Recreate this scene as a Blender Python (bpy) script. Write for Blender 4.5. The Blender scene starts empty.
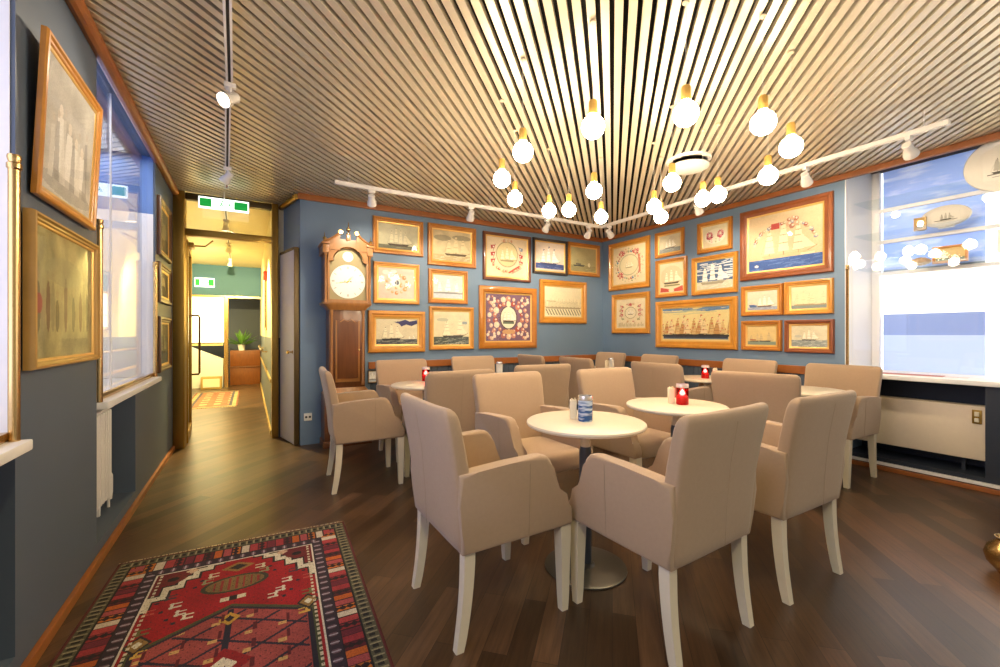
import bpy, bmesh, math, random
import numpy as np
from mathutils import Vector, Matrix
random.seed(4)
SC = bpy.context.scene
COL = SC.collection
PI = math.pi

# ---------------------------------------------------------------- camera, world, exposure
THETA = math.atan(250/428)            # the camera looks this far to the right of the +Y axis
cam_d = bpy.data.cameras.new('camera'); cam = bpy.data.objects.new('camera', cam_d); COL.objects.link(cam)
cam.location = (0, 0, 1.2)
cam.rotation_euler = (PI/2, 0, -THETA)
cam_d.sensor_width = 36; cam_d.lens = 428/1000*36; cam_d.clip_start = .02
SC.camera = cam
w = bpy.data.worlds.new('world'); SC.world = w; w.use_nodes = True
w.node_tree.nodes['Background'].inputs[0].default_value = (1.0, .93, .80, 1)
w.node_tree.nodes['Background'].inputs[1].default_value = .27
vs = SC.view_settings
vs.view_transform = 'Standard'; vs.look = 'None'; vs.gamma = 1; vs.use_curve_mapping = False
vs.exposure = 1.2
GLOBE_EMIT = 34
SPOT_W = 17
HALL_W = 210

# ---------------------------------------------------------------- materials
MATS = {}
def lin(h):
    h = h.lstrip('#'); o = []
    for i in (0, 2, 4):
        c = int(h[i:i+2], 16)/255
        o.append(c/12.92 if c <= .04045 else ((c+.055)/1.055)**2.4)
    return (*o, 1)
def mat(name, col, rough=.5, metal=0, emit=None, es=0, noise=0, nscale=30, bump=0, bscale=200, spec=None, sheen=0, coat=0, stretch=None, trans=0):
    if name in MATS: return MATS[name]
    m = bpy.data.materials.new(name); m.use_nodes = True; nt = m.node_tree; b = nt.nodes['Principled BSDF']
    c = lin(col) if isinstance(col, str) else (*col, 1)
    b.inputs['Base Color'].default_value = c
    b.inputs['Roughness'].default_value = rough; b.inputs['Metallic'].default_value = metal
    if spec is not None: b.inputs['Specular IOR Level'].default_value = spec
    if sheen: b.inputs['Sheen Weight'].default_value = sheen
    if coat: b.inputs['Coat Weight'].default_value = coat; b.inputs['Coat Roughness'].default_value = .12
    if trans: b.inputs['Transmission Weight'].default_value = trans
    if emit: b.inputs['Emission Color'].default_value = lin(emit); b.inputs['Emission Strength'].default_value = es
    tc = nt.nodes.new('ShaderNodeTexCoord'); mp = nt.nodes.new('ShaderNodeMapping')
    nt.links.new(tc.outputs['Object'], mp.inputs[0])
    if stretch: mp.inputs['Scale'].default_value = stretch
    n = nt.nodes.new('ShaderNodeTexNoise'); n.inputs['Scale'].default_value = nscale; n.inputs['Detail'].default_value = 4
    nt.links.new(mp.outputs[0], n.inputs['Vector'])
    mx = nt.nodes.new('ShaderNodeMix'); mx.data_type = 'RGBA'
    k = noise or .04
    mx.inputs[6].default_value = tuple(v*(1-k) for v in c[:3])+(1,)
    mx.inputs[7].default_value = tuple(min(1, v*(1+k)) for v in c[:3])+(1,)
    nt.links.new(n.outputs[0], mx.inputs[0]); nt.links.new(mx.outputs[2], b.inputs['Base Color'])
    if bump:
        n2 = nt.nodes.new('ShaderNodeTexNoise'); n2.inputs['Scale'].default_value = bscale
        nt.links.new(mp.outputs[0], n2.inputs['Vector'])
        bp = nt.nodes.new('ShaderNodeBump'); bp.inputs['Strength'].default_value = bump; bp.inputs['Distance'].default_value = .003
        nt.links.new(n2.outputs[0], bp.inputs['Height']); nt.links.new(bp.outputs[0], b.inputs['Normal'])
    MATS[name] = m; return m
def glass_mat(name, tint=(1, 1, 1), rough=.02, extra=0.0, mul=1.0):
    if name in MATS: return MATS[name]
    m = bpy.data.materials.new(name); m.use_nodes = True; nt = m.node_tree; nt.nodes.remove(nt.nodes['Principled BSDF'])
    out = nt.nodes['Material Output']
    t = nt.nodes.new('ShaderNodeBsdfTransparent'); t.inputs[0].default_value = (*tint, 1)
    g = nt.nodes.new('ShaderNodeBsdfGlossy'); g.inputs['Roughness'].default_value = rough
    f = nt.nodes.new('ShaderNodeFresnel')
    ge = nt.nodes.new('ShaderNodeNewGeometry'); io = nt.nodes.new('ShaderNodeMapRange'); io.inputs[3].default_value = 1.5; io.inputs[4].default_value = 1/1.5
    nt.links.new(ge.outputs['Backfacing'], io.inputs[0]); nt.links.new(io.outputs[0], f.inputs[0])
    a = nt.nodes.new('ShaderNodeMath'); a.operation = 'ADD'; a.inputs[1].default_value = extra; a.use_clamp = True
    x = nt.nodes.new('ShaderNodeMixShader')
    a.operation = 'MULTIPLY_ADD'; a.inputs[1].default_value = mul; a.inputs[2].default_value = extra
    nt.links.new(f.outputs[0], a.inputs[0]); nt.links.new(a.outputs[0], x.inputs[0])
    nt.links.new(t.outputs[0], x.inputs[1]); nt.links.new(g.outputs[0], x.inputs[2]); nt.links.new(x.outputs[0], out.inputs[0])
    MATS[name] = m; return m
def attr_mat(name, rough=.7, emit=0):
    if name in MATS: return MATS[name]
    m = bpy.data.materials.new(name); m.use_nodes = True; nt = m.node_tree; b = nt.nodes['Principled BSDF']
    a = nt.nodes.new('ShaderNodeAttribute'); a.attribute_name = 'Col'
    nt.links.new(a.outputs['Color'], b.inputs['Base Color']); b.inputs['Roughness'].default_value = rough
    MATS[name] = m; return m

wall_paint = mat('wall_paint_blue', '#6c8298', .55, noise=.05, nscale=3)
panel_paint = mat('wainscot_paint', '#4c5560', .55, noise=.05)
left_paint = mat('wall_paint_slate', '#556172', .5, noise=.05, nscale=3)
navy = mat('navy_paint', '#232a36', .5)
white_paint = mat('white_paint', '#e9e6e2', .5)
rad_paint = mat('radiator_cream', '#d8c8b0', .45)
oak = mat('oak_trim', '#9a5a28', .4, noise=.25, nscale=12, stretch=(1, 1, 1))
brass = mat('brass', '#ccaa72', .25, 1)
brass_dull = mat('brass_dull', '#a08040', .35, 1)
fabric = mat('beige_fabric', '#ad9174', .85, noise=.06, nscale=60, bump=.25, bscale=500, sheen=.25)
seam_m = mat('seam_thread', '#a08a70', .9)
under_m = mat('black_underside', '#2a241f', .9)
leg_m = mat('cream_painted_wood', '#e6d9bf', .4)
top_m = mat('white_laminate', '#e4d8c2', .35)
steel_dark = mat('grey_lacquered_steel', '#4a5058', .35, .3)
steel = mat('brushed_steel', '#6d6a64', .3, .85)
slat_m = mat('slat_aluminium', '#d8cbb2', .34, .45)
dark_void = mat('ceiling_void', '#15120f', .9)
glass = glass_mat('clear_glass')
pic_glass = glass_mat('picture_glass', rough=.03, mul=.45)
shelf_glass = glass_mat('shelf_glass', (.95, .98, .98), mul=.25)
art_m = attr_mat('painted_canvas', .75)
rug_m = attr_mat('woven_wool', .95)
white_metal = mat('white_track_metal', '#e6e0d8', .4)
mahog = mat('mahogany', '#6e4020', .32, noise=.35, nscale=6, stretch=(6, 6, .6), coat=.3)
mahog_l = mat('mahogany_light', '#a8713a', .32, noise=.3, nscale=6, stretch=(5, 5, .6), coat=.3)
ivory = mat('ivory_enamel', '#f2eee2', .3)
black_m = mat('black_enamel', '#16130f', .4)

def frame_mat(i):
    cols = ['#c8862e', '#b87426', '#6d3a1c', '#3c3430', '#8a4a22', '#b89048', '#5a3a22']
    return mat('frame_wood_%d' % i, cols[i], .35, noise=.22, nscale=14, coat=.25)
gilt = mat('gilt_slip', '#e0b566', .35, .5)

# ---------------------------------------------------------------- mesh helpers
def new(): return bmesh.new()
def box(bm, lo, hi, bev=0, seg=2, M=None):
    x0, y0, z0 = lo; x1, y1, z1 = hi
    vs_ = [bm.verts.new(p) for p in ((x0,y0,z0),(x1,y0,z0),(x1,y1,z0),(x0,y1,z0),(x0,y0,z1),(x1,y0,z1),(x1,y1,z1),(x0,y1,z1))]
    fs = [bm.faces.new([vs_[i] for i in q]) for q in ((0,3,2,1),(4,5,6,7),(0,1,5,4),(1,2,6,5),(2,3,7,6),(3,0,4,7))]
    if bev:
        es = list({e for f in fs for e in f.edges})
        r = bmesh.ops.bevel(bm, geom=es, offset=bev, segments=seg, affect='EDGES', profile=.6)
        vs_ = list({v for f in r['faces'] for v in f.verts} | {v for v in vs_ if v.is_valid})
    if M is not None:
        for v in vs_: v.co = M @ v.co
    return bm
def rings(bm, rs, cap0=True, cap1=True, closed=True):
    R = [[bm.verts.new(p) for p in r] for r in rs]
    n = len(R[0])
    for a, b in zip(R, R[1:]):
        for i in range(n if closed else n-1):
            j = (i+1) % n
            bm.faces.new((a[i], a[j], b[j], b[i]))
    if cap0: bm.faces.new(R[0][::-1])
    if cap1: bm.faces.new(R[-1])
    return bm
def lathe(bm, prof, c=(0, 0, 0), n=24, M=None):
    rs = []
    for r, z in prof:
        r = max(r, 1e-4)
        ring = [Vector((c[0]+r*math.cos(2*PI*i/n), c[1]+r*math.sin(2*PI*i/n), c[2]+z)) for i in range(n)]
        if M is not None: ring = [M @ p for p in ring]
        rs.append(ring)
    return rings(bm, rs)
def tube(bm, pts, r, n=10):
    pts = [Vector(p) for p in pts]; rad = r if isinstance(r, (list, tuple)) else [r]*len(pts)
    rs = []; up = None
    for i, p in enumerate(pts):
        d = (pts[min(i+1, len(pts)-1)]-pts[max(i-1, 0)]).normalized()
        if up is None:
            up = Vector((0, 0, 1)) if abs(d.z) < .9 else Vector((1, 0, 0))
        a = d.cross(up).normalized(); b = a.cross(d).normalized(); up = b
        rs.append([p+(a*math.cos(2*PI*k/n)+b*math.sin(2*PI*k/n))*rad[i] for k in range(n)])
    return rings(bm, rs)
def prism(bm, poly, y0, y1, bev=0, seg=2):
    """polygon in (x,z) extruded along y"""
    a = [bm.verts.new((x, y0, z)) for x, z in poly]; b = [bm.verts.new((x, y1, z)) for x, z in poly]
    n = len(poly); fs = []
    for i in range(n): j = (i+1) % n; fs.append(bm.faces.new((a[i], a[j], b[j], b[i])))
    fs.append(bm.faces.new(a[::-1])); fs.append(bm.faces.new(b))
    if bev:
        es = list({e for f in fs[-2:] for e in f.edges})
        bmesh.ops.bevel(bm, geom=es, offset=bev, segments=seg, affect='EDGES', profile=.6)
    return bm
def obj(name, bm, m, parent=None, smooth=35, loc=None):
    bmesh.ops.recalc_face_normals(bm, faces=bm.faces)
    me = bpy.data.meshes.new(name); bm.to_mesh(me); bm.free()
    if smooth:
        me.shade_smooth(); me.set_sharp_from_angle(angle=math.radians(smooth))
    me.materials.append(m)
    o = bpy.data.objects.new(name, me); COL.objects.link(o)
    if parent: o.parent = parent
    if loc: o.location = loc
    return o
def tag(o, label, cat, group=None):
    o['label'] = label; o['category'] = cat
    if group: o['group'] = group
    return o
def thing(name, label, cat, loc=(0, 0, 0), rz=0, group=None):
    o = bpy.data.objects.new(name, None); COL.objects.link(o); o.empty_display_size = .1
    o.location = loc; o.rotation_euler = (0, 0, rz)
    return tag(o, label, cat, group)
def struct(name, bm, m, smooth=0):
    o = obj(name, bm, m, None, smooth); o['kind'] = 'structure'; return o
def dup(root, loc, rz, label, group=None):
    def rec(o, par):
        c = o.copy(); COL.objects.link(c)
        if par: c.parent = par
        for ch in [q for q in KIDS.get(o.name, [])]: rec(ch, c)
        return c
    if root.name not in KIDS:
        def walk(o):
            KIDS[o.name] = list(o.children)
            for ch in o.children: walk(ch)
        walk(root)
    r = rec(root, None); r.location = loc; r.rotation_euler = (0, 0, rz); r['label'] = label
    if group: r['group'] = group
    return r
KIDS = {}
def rbox_ring(cx, cy, hx, hy, z, n=8, k=6):
    out = []
    N = 4*n
    for i in range(N):
        t = 2*PI*(i+.5)/N; c, s = math.cos(t), math.sin(t)
        e = 2/k
        out.append((cx+hx*math.copysign(abs(c)**e, c), cy+hy*math.copysign(abs(s)**e, s), z))
    return out

# ---------------------------------------------------------------- the room shell
XL, XR, YB, H = -.69, 4.83, 5.04, 2.70
YP = 5.60                                                # partition to the hall
def floor_material():
    m = bpy.data.materials.new('oak_plank_floor'); m.use_nodes = True; nt = m.node_tree; b = nt.nodes['Principled BSDF']
    L = nt.links; N = nt.nodes.new
    tc = N('ShaderNodeTexCoord'); mp = N('ShaderNodeMapping'); mp.inputs['Rotation'].default_value = (0, 0, -PI/4)
    L.new(tc.outputs['Object'], mp.inputs[0])
    br = N('ShaderNodeTexBrick'); br.offset = .37; br.inputs['Scale'].default_value = 1
    br.inputs['Brick Width'].default_value = .95; br.inputs['Row Height'].default_value = .095
    br.inputs['Mortar Size'].default_value = .0012; br.inputs['Mortar Smooth'].default_value = .2; br.inputs['Bias'].default_value = -.1
    br.inputs['Color1'].default_value = lin('#463322'); br.inputs['Color2'].default_value = lin('#70523a'); br.inputs['Mortar'].default_value = lin('#2c2018')
    L.new(mp.outputs[0], br.inputs['Vector'])
    m2 = N('ShaderNodeMapping'); m2.inputs['Scale'].default_value = (1.6, 22, 1); L.new(mp.outputs[0], m2.inputs[0])
    n1 = N('ShaderNodeTexNoise'); n1.inputs['Scale'].default_value = 2.4; n1.inputs['Detail'].default_value = 8; n1.inputs['Roughness'].default_value = .65
    L.new(m2.outputs[0], n1.inputs['Vector'])
    n3 = N('ShaderNodeTexNoise'); n3.inputs['Scale'].default_value = 2.2; n3.inputs['Detail'].default_value = 4; L.new(mp.outputs[0], n3.inputs['Vector'])
    r = N('ShaderNodeValToRGB'); r.color_ramp.elements[0].position = .3; r.color_ramp.elements[0].color = (.45, .42, .38, 1)
    r.color_ramp.elements[1].position = .72; r.color_ramp.elements[1].color = (1.35, 1.28, 1.2, 1)
    L.new(n1.outputs[0], r.inputs[0])
    mx = N('ShaderNodeMix'); mx.data_type = 'RGBA'; mx.blend_type = 'MULTIPLY'; mx.inputs[0].default_value = .8
    L.new(br.outputs[0], mx.inputs[6]); L.new(r.outputs[0], mx.inputs[7])
    r3 = N('ShaderNodeValToRGB'); r3.color_ramp.elements[0].position = .35; r3.color_ramp.elements[0].color = (.72, .72, .72, 1); r3.color_ramp.elements[1].position = .65
    L.new(n3.outputs[0], r3.inputs[0])
    mx2 = N('ShaderNodeMix'); mx2.data_type = 'RGBA'; mx2.blend_type = 'MULTIPLY'; mx2.inputs[0].default_value = .8
    L.new(mx.outputs[2], mx2.inputs[6]); L.new(r3.outputs[0], mx2.inputs[7])
    L.new(mx2.outputs[2], b.inputs['Base Color'])
    mr = N('ShaderNodeMapRange'); mr.inputs[3].default_value = .24; mr.inputs[4].default_value = .42; L.new(n1.outputs[0], mr.inputs[0]); L.new(mr.outputs[0], b.inputs['Roughness'])
    bp = N('ShaderNodeBump'); bp.inputs['Strength'].default_value = .25; bp.inputs['Distance'].default_value = .002
    L.new(n1.outputs[0], bp.inputs['Height']); L.new(bp.outputs[0], b.inputs['Normal'])
    return m
bm = new(); box(bm, (-2.2, -2.6, -.1), (5.9, 12.6, 0)); struct('floor', bm, floor_material())

def clip_diag(c, poly_rect):
    """segment of the line x-y = c inside the rectangle"""
    x0, y0, x1, y1 = poly_rect
    a = max(x0, y0+c); b = min(x1, y1+c)
    return (a, b) if b-a > .03 else None
# ceiling: a dark void above diagonal metal slats
bm = new(); box(bm, (-1.9, -2.6, 2.80), (5.9, 5.62, 2.9)); struct('ceiling_void', bm, dark_void).name = 'ceiling'
bm = new()
p = .063; wd = .039
c = -8.6
s2 = math.sqrt(2)
while c < 8.6:
    seg = clip_diag(c, (XL+.0, -2.55, XR+.05, YP-.01))
    if seg:
        a, b = seg
        h_ = wd/s2/2*1.0
        # slat along (1,1): corners offset along (1,-1)
        for z0, z1 in ((2.70, 2.735),):
            vs_ = []
            for (t, sgn) in ((a, -1), (b, -1), (b, 1), (a, 1)):
                x, y = t+sgn*h_, t-c-sgn*h_
                vs_.append((x, y))
            lo = [bm.verts.new((x, y, z0)) for x, y in vs_]; hi = [bm.verts.new((x, y, z1)) for x, y in vs_]
            bm.faces.new(lo[::-1]); bm.faces.new(hi)
            for i in range(4): j = (i+1) % 4; bm.faces.new((lo[i], lo[j], hi[j], hi[i]))
    c += p*s2
struct('ceiling_slats', bm, slat_m).name = 'ceiling'

# back wall (long wall with pictures), right wall, return wall
bm = new(); box(bm, (.465, YB, 0), (5.9, YB+.15, 2.8)); struct('wall_back', bm, wall_paint)
bm = new(); box(bm, (XR, 1.84, 0), (5.62, YB, 2.8)); struct('wall_right', bm, wall_paint)
bm = new()
q = [(.4655, YB+.004), (.34, YP-.02), (.34, 5.8), (.6, 5.8), (.6, YB+.004)]
a = [bm.verts.new((x, y, 0)) for x, y in q]; b = [bm.verts.new((x, y, 2.8)) for x, y in q]
for i in range(5): j = (i+1) % 5; bm.faces.new((a[i], a[j], b[j], b[i]))
bm.faces.new(a[::-1]); bm.faces.new(b); struct('wall_return', bm, wall_paint)
# wainscot below the chair rail, with grooved boards
def boards(name, x0, x1, axis, fix, sgn):
    bm = new(); t = x0
    while t < x1-.01:
        e = min(t+.075, x1)
        if axis == 'x': box(bm, (t+.003, fix-.012, .0), (e-.003, fix, .785))
        else: box(bm, (fix-.012, t+.003, .0), (fix, e-.003, .785))
        t += .075
    return struct(name, bm, panel_paint)
boards('wall_wainscot_back', 1.2, XR-.013, 'x', YB, -1)
boards('wall_wainscot_right', 1.845, YB, 'y', XR, -1)
bm = new(); box(bm, (1.18, YB-.03, .79), (XR, YB, .872), .006); struct('trim_1', bm, oak)
bm = new(); box(bm, (XR-.03, 1.85, .79), (XR, YB-.03, .872), .006); struct('trim_2', bm, oak)
# ceiling trims
bm = new(); box(bm, (.44, YB-.035, 2.635), (XR-.03, YB, 2.70), .008); struct('trim_3', bm, oak)
bm = new(); box(bm, (XR-.035, -2.6, 2.645), (XR+.01, YB, 2.70), .008); struct('trim_4', bm, oak)
bm = new(); tube(bm, [(XL+.02, -2.6, 2.665), (XL+.02, YP-.02, 2.665)], .036, 12); struct('trim_5', bm, oak)
bm = new(); tube(bm, [(.43, YB-.02, 2.66), (.315, YP-.02, 2.66)], .03, 10); struct('trim_6', bm, brass_dull)
# left wall: solid behind, with two window niches and their radiator recesses
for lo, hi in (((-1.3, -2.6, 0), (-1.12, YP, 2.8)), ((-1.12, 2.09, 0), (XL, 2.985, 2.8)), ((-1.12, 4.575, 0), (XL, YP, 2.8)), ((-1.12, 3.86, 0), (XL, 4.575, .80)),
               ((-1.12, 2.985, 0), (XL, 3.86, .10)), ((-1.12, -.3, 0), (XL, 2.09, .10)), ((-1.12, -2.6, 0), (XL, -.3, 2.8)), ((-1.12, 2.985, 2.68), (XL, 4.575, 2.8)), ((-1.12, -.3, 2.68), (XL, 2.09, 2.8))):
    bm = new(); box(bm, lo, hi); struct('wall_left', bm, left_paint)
bm = new(); box(bm, (-1.119, 2.986, .101), (-1.0, 3.859, .80)); struct('wall_left_recess', bm, navy)
bm = new(); box(bm, (-1.119, -.299, .101), (-1.0, 2.089, .80)); struct('wall_left_recess', bm, navy)
bm = new(); box(bm, (XL, -2.6, 0), (XL+.022, YP-.1, .045), .004); struct('baseboard_left', bm, oak)
bm = new(); box(bm, (1.2, YB-.035, 0), (XR, YB-.012, .05), .004); struct('baseboard_back', bm, oak)
bm = new(); box(bm, (XR-.045, -2.6, 0), (XR-.012, YB-.04, .035), .004); struct('baseboard_right', bm, oak)
bm = new(); box(bm, (XR-.028, -2.6, .042), (XR, 1.84, .066), .003); struct('trim_7', bm, white_paint)

def emis(name, col, s):
    m = bpy.data.materials.new(name); m.use_nodes = True; nt = m.node_tree; b = nt.nodes['Principled BSDF']
    b.inputs['Base Color'].default_value = lin(col); b.inputs['Emission Color'].default_value = lin(col); b.inputs['Emission Strength'].default_value = s
    b.inputs['Roughness'].default_value = .6
    return m
frost = emis('frosted_daylight_window', '#c2cbe8', .45)
frost_blue = emis('blue_window_film', '#6f8fd0', .5)

def brass_post(parent, x, y, z0, z1, r=.015):
    bm = new(); lathe(bm, [(0, z0), (r, z0), (r, z1-.05), (r*1.25, z1-.045), (r*1.25, z1-.03), (r*.95, z1-.025), (r*1.2, z1-.01), (r*1.1, z1), (0, z1)], (x, y, 0), 16)
    return obj('brass_post', bm, brass, parent)
def left_window(n, y0, y1, seams, zb):
    root = bpy.data.objects.new('window_%d' % n, None); COL.objects.link(root); root['kind'] = 'structure'
    bm = new(); box(bm, (-1.11, y0, .84), (-1.10, y1, zb)); obj('frosted_pane', bm, frost, root, 0)
    bm = new(); box(bm, (-1.11, y0, zb), (-1.10, y1, 2.68)); obj('upper_pane', bm, frost_blue, root, 0)
    bm = new(); box(bm, (-1.11, y0, .80), (XL+.045, y1, .838), .008); obj('window_sill', bm, white_paint, root)
    bm = new(); box(bm, (-.745, y0+.004, .85), (-.739, y1-.004, 2.675)); obj('glass_pane', bm, glass, root, 0)
    bm = new(); box(bm, (XL-.03, y0+.02, .84), (XL-.005, y1-.02, .87), .004); obj('brass_rail', bm, brass, root)
    bm = new(); box(bm, (-1.099, y0, .84), (XL-.012, y0+.004, zb)); box(bm, (-1.099, y1-.004, .84), (XL-.012, y1, zb)); obj('white_reveal', bm, white_paint, root, 0)
    bm = new(); box(bm, (-1.099, y0, zb), (XL-.012, y0+.004, 2.679)); box(bm, (-1.099, y1-.004, zb), (XL-.012, y1, 2.679)); obj('blue_reveal', bm, mat('bright_blue_paint', '#6482b4', .5), root, 0)
    for ys in seams:
        bm = new(); box(bm, (-.746, ys-.004, .85), (-.736, ys+.004, 2.675)); obj('glazing_bar', bm, white_paint, root, 0)
    brass_post(root, XL+.005, y0+.022, .838, 1.80); brass_post(root, XL+.005, y1-.022, .838, 1.80)
    return root
left_window(1, 2.986, 4.574, (3.48,), 2.2)
left_window(2, -.299, 2.089, (.6,), 2.6)
# radiators in the left recesses
def radiator(label, y0, y1):
    t = thing('radiator', label, 'radiator', (-.775, (y0+y1)/2, .10))
    L = y1-y0; bm = new()
    box(bm, (-.03, -L/2, .08), (.0, L/2, .64), .008)
    k = -L/2+.03
    while k < L/2-.02: box(bm, (0, k, .09), (.028, k+.032, .63), .008); k += .048
    obj('panel', bm, white_paint, t)
    bm = new(); box(bm, (-.03, -L/2-.005, .64), (.034, L/2+.005, .655), .003); obj('grille', bm, white_paint, t)
    for s in (-1, 1):
        bm = new(); box(bm, (-.22, s*(L/2-.12)-.012, .5), (-.03, s*(L/2-.12)+.012, .53)); obj('bracket', bm, white_paint, t)
        bm = new(); box(bm, (-.025, s*(L/2-.12)-.012, .0), (-.005, s*(L/2-.12)+.012, .085)); obj('foot', bm, white_paint, t)
    bm = new(); lathe(bm, [(0, .05), (.018, .05), (.022, .1), (.022, .2), (.014, .22), (0, .22)], (.0, L/2+.035, 0), 14); tube(bm, [(0, L/2+.035, .0), (0, L/2+.035, .06)], .008); obj('valve', bm, white_paint, t)
radiator('white ribbed radiator in the dark recess under the left window', 3.0, 3.56)

# right window display niche
for lo, hi in (((5.47, -2.6, 0), (5.6, 1.84, 3.1)), ((XR, -2.6, 0), (5.47, .95, .80)), ((XR, .95, 0), (5.47, 1.84, .10))):
    bm = new(); box(bm, lo, hi); struct('wall_right_lower', bm, navy)
bm = new(); box(bm, (5.2, .952, .101), (5.47, 1.84, .80)); struct('wall_right_recess', bm, navy)
bm = new(); box(bm, (XR+.002, 1.832, .84), (5.468, 1.84, 3.1)); box(bm, (XR, -2.6, 3.0), (5.6, 1.84, 3.1)); box(bm, (XR+.002, 1.839, 2.8), (5.6, 2.0, 3.1))
box(bm, (XR, -2.6, 2.72), (XR+.05, 1.832, 3.0))
struct('wall_right_reveal', bm, white_paint)
root = bpy.data.objects.new('window_3', None); COL.objects.link(root); root['kind'] = 'structure'
bm = new(); box(bm, (XR-.05, -2.6, .80), (5.468, 1.832, .838), .008); obj('window_sill', bm, white_paint, root)
bm = new(); box(bm, (5.455, -2.6, .84), (5.468, 1.80, 3.0)); obj('frosted_pane', bm, emis('white_frosted_window', '#fbf7f2', .9), root, 0)
bm = new(); box(bm, (XR+.03, -.9, .845), (XR+.036, 1.825, 2.99)); obj('glass_pane', bm, glass, root, 0)
bm = new(); box(bm, (5.40, 1.77, .84), (5.455, 1.832, 3.0), .004); obj('window_frame', bm, white_paint, root)
brass_post(root, XR-.012, 1.815, .838, 1.84, .012)

# blue sea poster boards in the display
def sky_mat():
    m = bpy.data.materials.new('blue_sky_print'); m.use_nodes = True; nt = m.node_tree; b = nt.nodes['Principled BSDF']
    tc = nt.nodes.new('ShaderNodeTexCoord'); mp = nt.nodes.new('ShaderNodeMapping'); mp.inputs['Scale'].default_value = (1, 1.2, 5)
    n = nt.nodes.new('ShaderNodeTexNoise'); n.inputs['Scale'].default_value = 2.2; n.inputs['Detail'].default_value = 5
    r = nt.nodes.new('ShaderNodeValToRGB'); e = r.color_ramp.elements
    e[0].position = .5; e[0].color = lin('#86a5e6'); e[1].position = .72; e[1].color = lin('#cfdcf8')
    nt.links.new(tc.outputs['Object'], mp.inputs[0]); nt.links.new(mp.outputs[0], n.inputs[0]); nt.links.new(n.outputs[0], r.inputs[0])
    nt.links.new(r.outputs[0], b.inputs['Base Color']); b.inputs['Roughness'].default_value = .6
    nt.links.new(r.outputs[0], b.inputs['Emission Color']); b.inputs['Emission Strength'].default_value = .22
    return m
t = thing('display_backdrop', 'tall backlit blue display panel with a sea horizon in the right window', 'display panel', (5.447, 1.41, .84))
bm = new(); box(bm, (-.006, -.34, .98), (.006, .345, 2.1)); obj('sky_print', bm, sky_mat(), t, 0)
bm = new(); box(bm, (-.008, -.34, .55), (.006, .345, .96)); obj('blank_board', bm, emis('white_board', '#fdfaf5', .55), t, 0)
bm = new(); box(bm, (-.006, -.34, .345), (.006, .345, .55)); obj('sea_band', bm, emis('deep_sea_print', '#7f97d2', .15), t, 0)
bm = new(); box(bm, (-.006, -.34, 0), (.006, .345, .345)); obj('pale_water', bm, emis('pale_sea_print', '#a9bff0', .22), t, 0)
bm = new(); box(bm, (-.010, -.34, .955), (.006, .345, .985), .003); obj('divider_strip', bm, mat('slate_blue_strip', '#8fa3b8', .5), t)
for z, nm in ((2.43, 'topmost'), (2.12, 'middle'), (1.806, 'lowest')):
    t = thing('glass_shelf', nm+' glass shelf in the white window display at right', 'shelf', (5.2, .9, z))
    bm = new(); box(bm, (-.22, -.8, 0), (.22, .925, .008)); obj('shelf_plate', bm, shelf_glass, t, 0)
    bm = new(); box(bm, (.195, -.8, -.035), (.235, .90, -.001), .003); obj('support_rail', bm, white_paint, t)

# radiator on the right
t = thing('radiator', 'flat cream panel radiator in the navy recess below the right window', 'radiator', (4.99, 1.40, .10))
bm = new(); box(bm, (-.06, -.435, .105), (.05, .425, .53), .01, 2); obj('panel', bm, rad_paint, t)
bm = new(); box(bm, (-.066, -.415, .39), (-.058, -.36, .50), .004)
cp = obj('control_plate', bm, mat('bronze_plate', '#a4823c', .35, .8), t)
for z0, z1 in ((.45, .485), (.405, .435)):
    bm = new(); box(bm, (-.076, -.40, z0), (-.064, -.375, z1), .003); obj('control_button', bm, mat('ivory_button', '#d8d0b8', .4), cp)
for s in (-.3, .3):
    bm = new(); box(bm, (.05, s-.012, .2), (.205, s+.012, .45)); obj('bracket', bm, rad_paint, t)
    bm = new(); box(bm, (.0, s-.012, 0), (.03, s+.012, .11)); obj('foot', bm, navy, t)

# ---------------------------------------------------------------- partition and hall
HX0, HX1, HY = -1.35, .22, 11.4
root = bpy.data.objects.new('door_1', None); COL.objects.link(root); root['kind'] = 'structure'
bm = new(); box(bm, (XL-.0, YP-.09, 0), (XL+.10, YP+.10, 2.69), .01); obj('door_jamb', bm, brass_dull, root)
bm = new(); box(bm, (.215, YP-.06, 0), (.285, YP+.06, 2.69), .01); obj('door_jamb', bm, brass_dull, root)
bm = new(); box(bm, (XL+.10, YP-.05, 2.24), (.215, YP+.05, 2.31), .01); obj('door_header', bm, brass_dull, root)
bm = new(); box(bm, (XL+.10, YP-.04, 2.62), (.215, YP+.04, 2.69), .01); obj('top_rail', bm, mat('dark_bronze', '#4a3a20', .4, .6), root)
bm = new(); box(bm, (XL+.10, YP-.004, 2.31), (.215, YP+.004, 2.62)); obj('transom_glass', bm, glass, root, 0)
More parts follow.
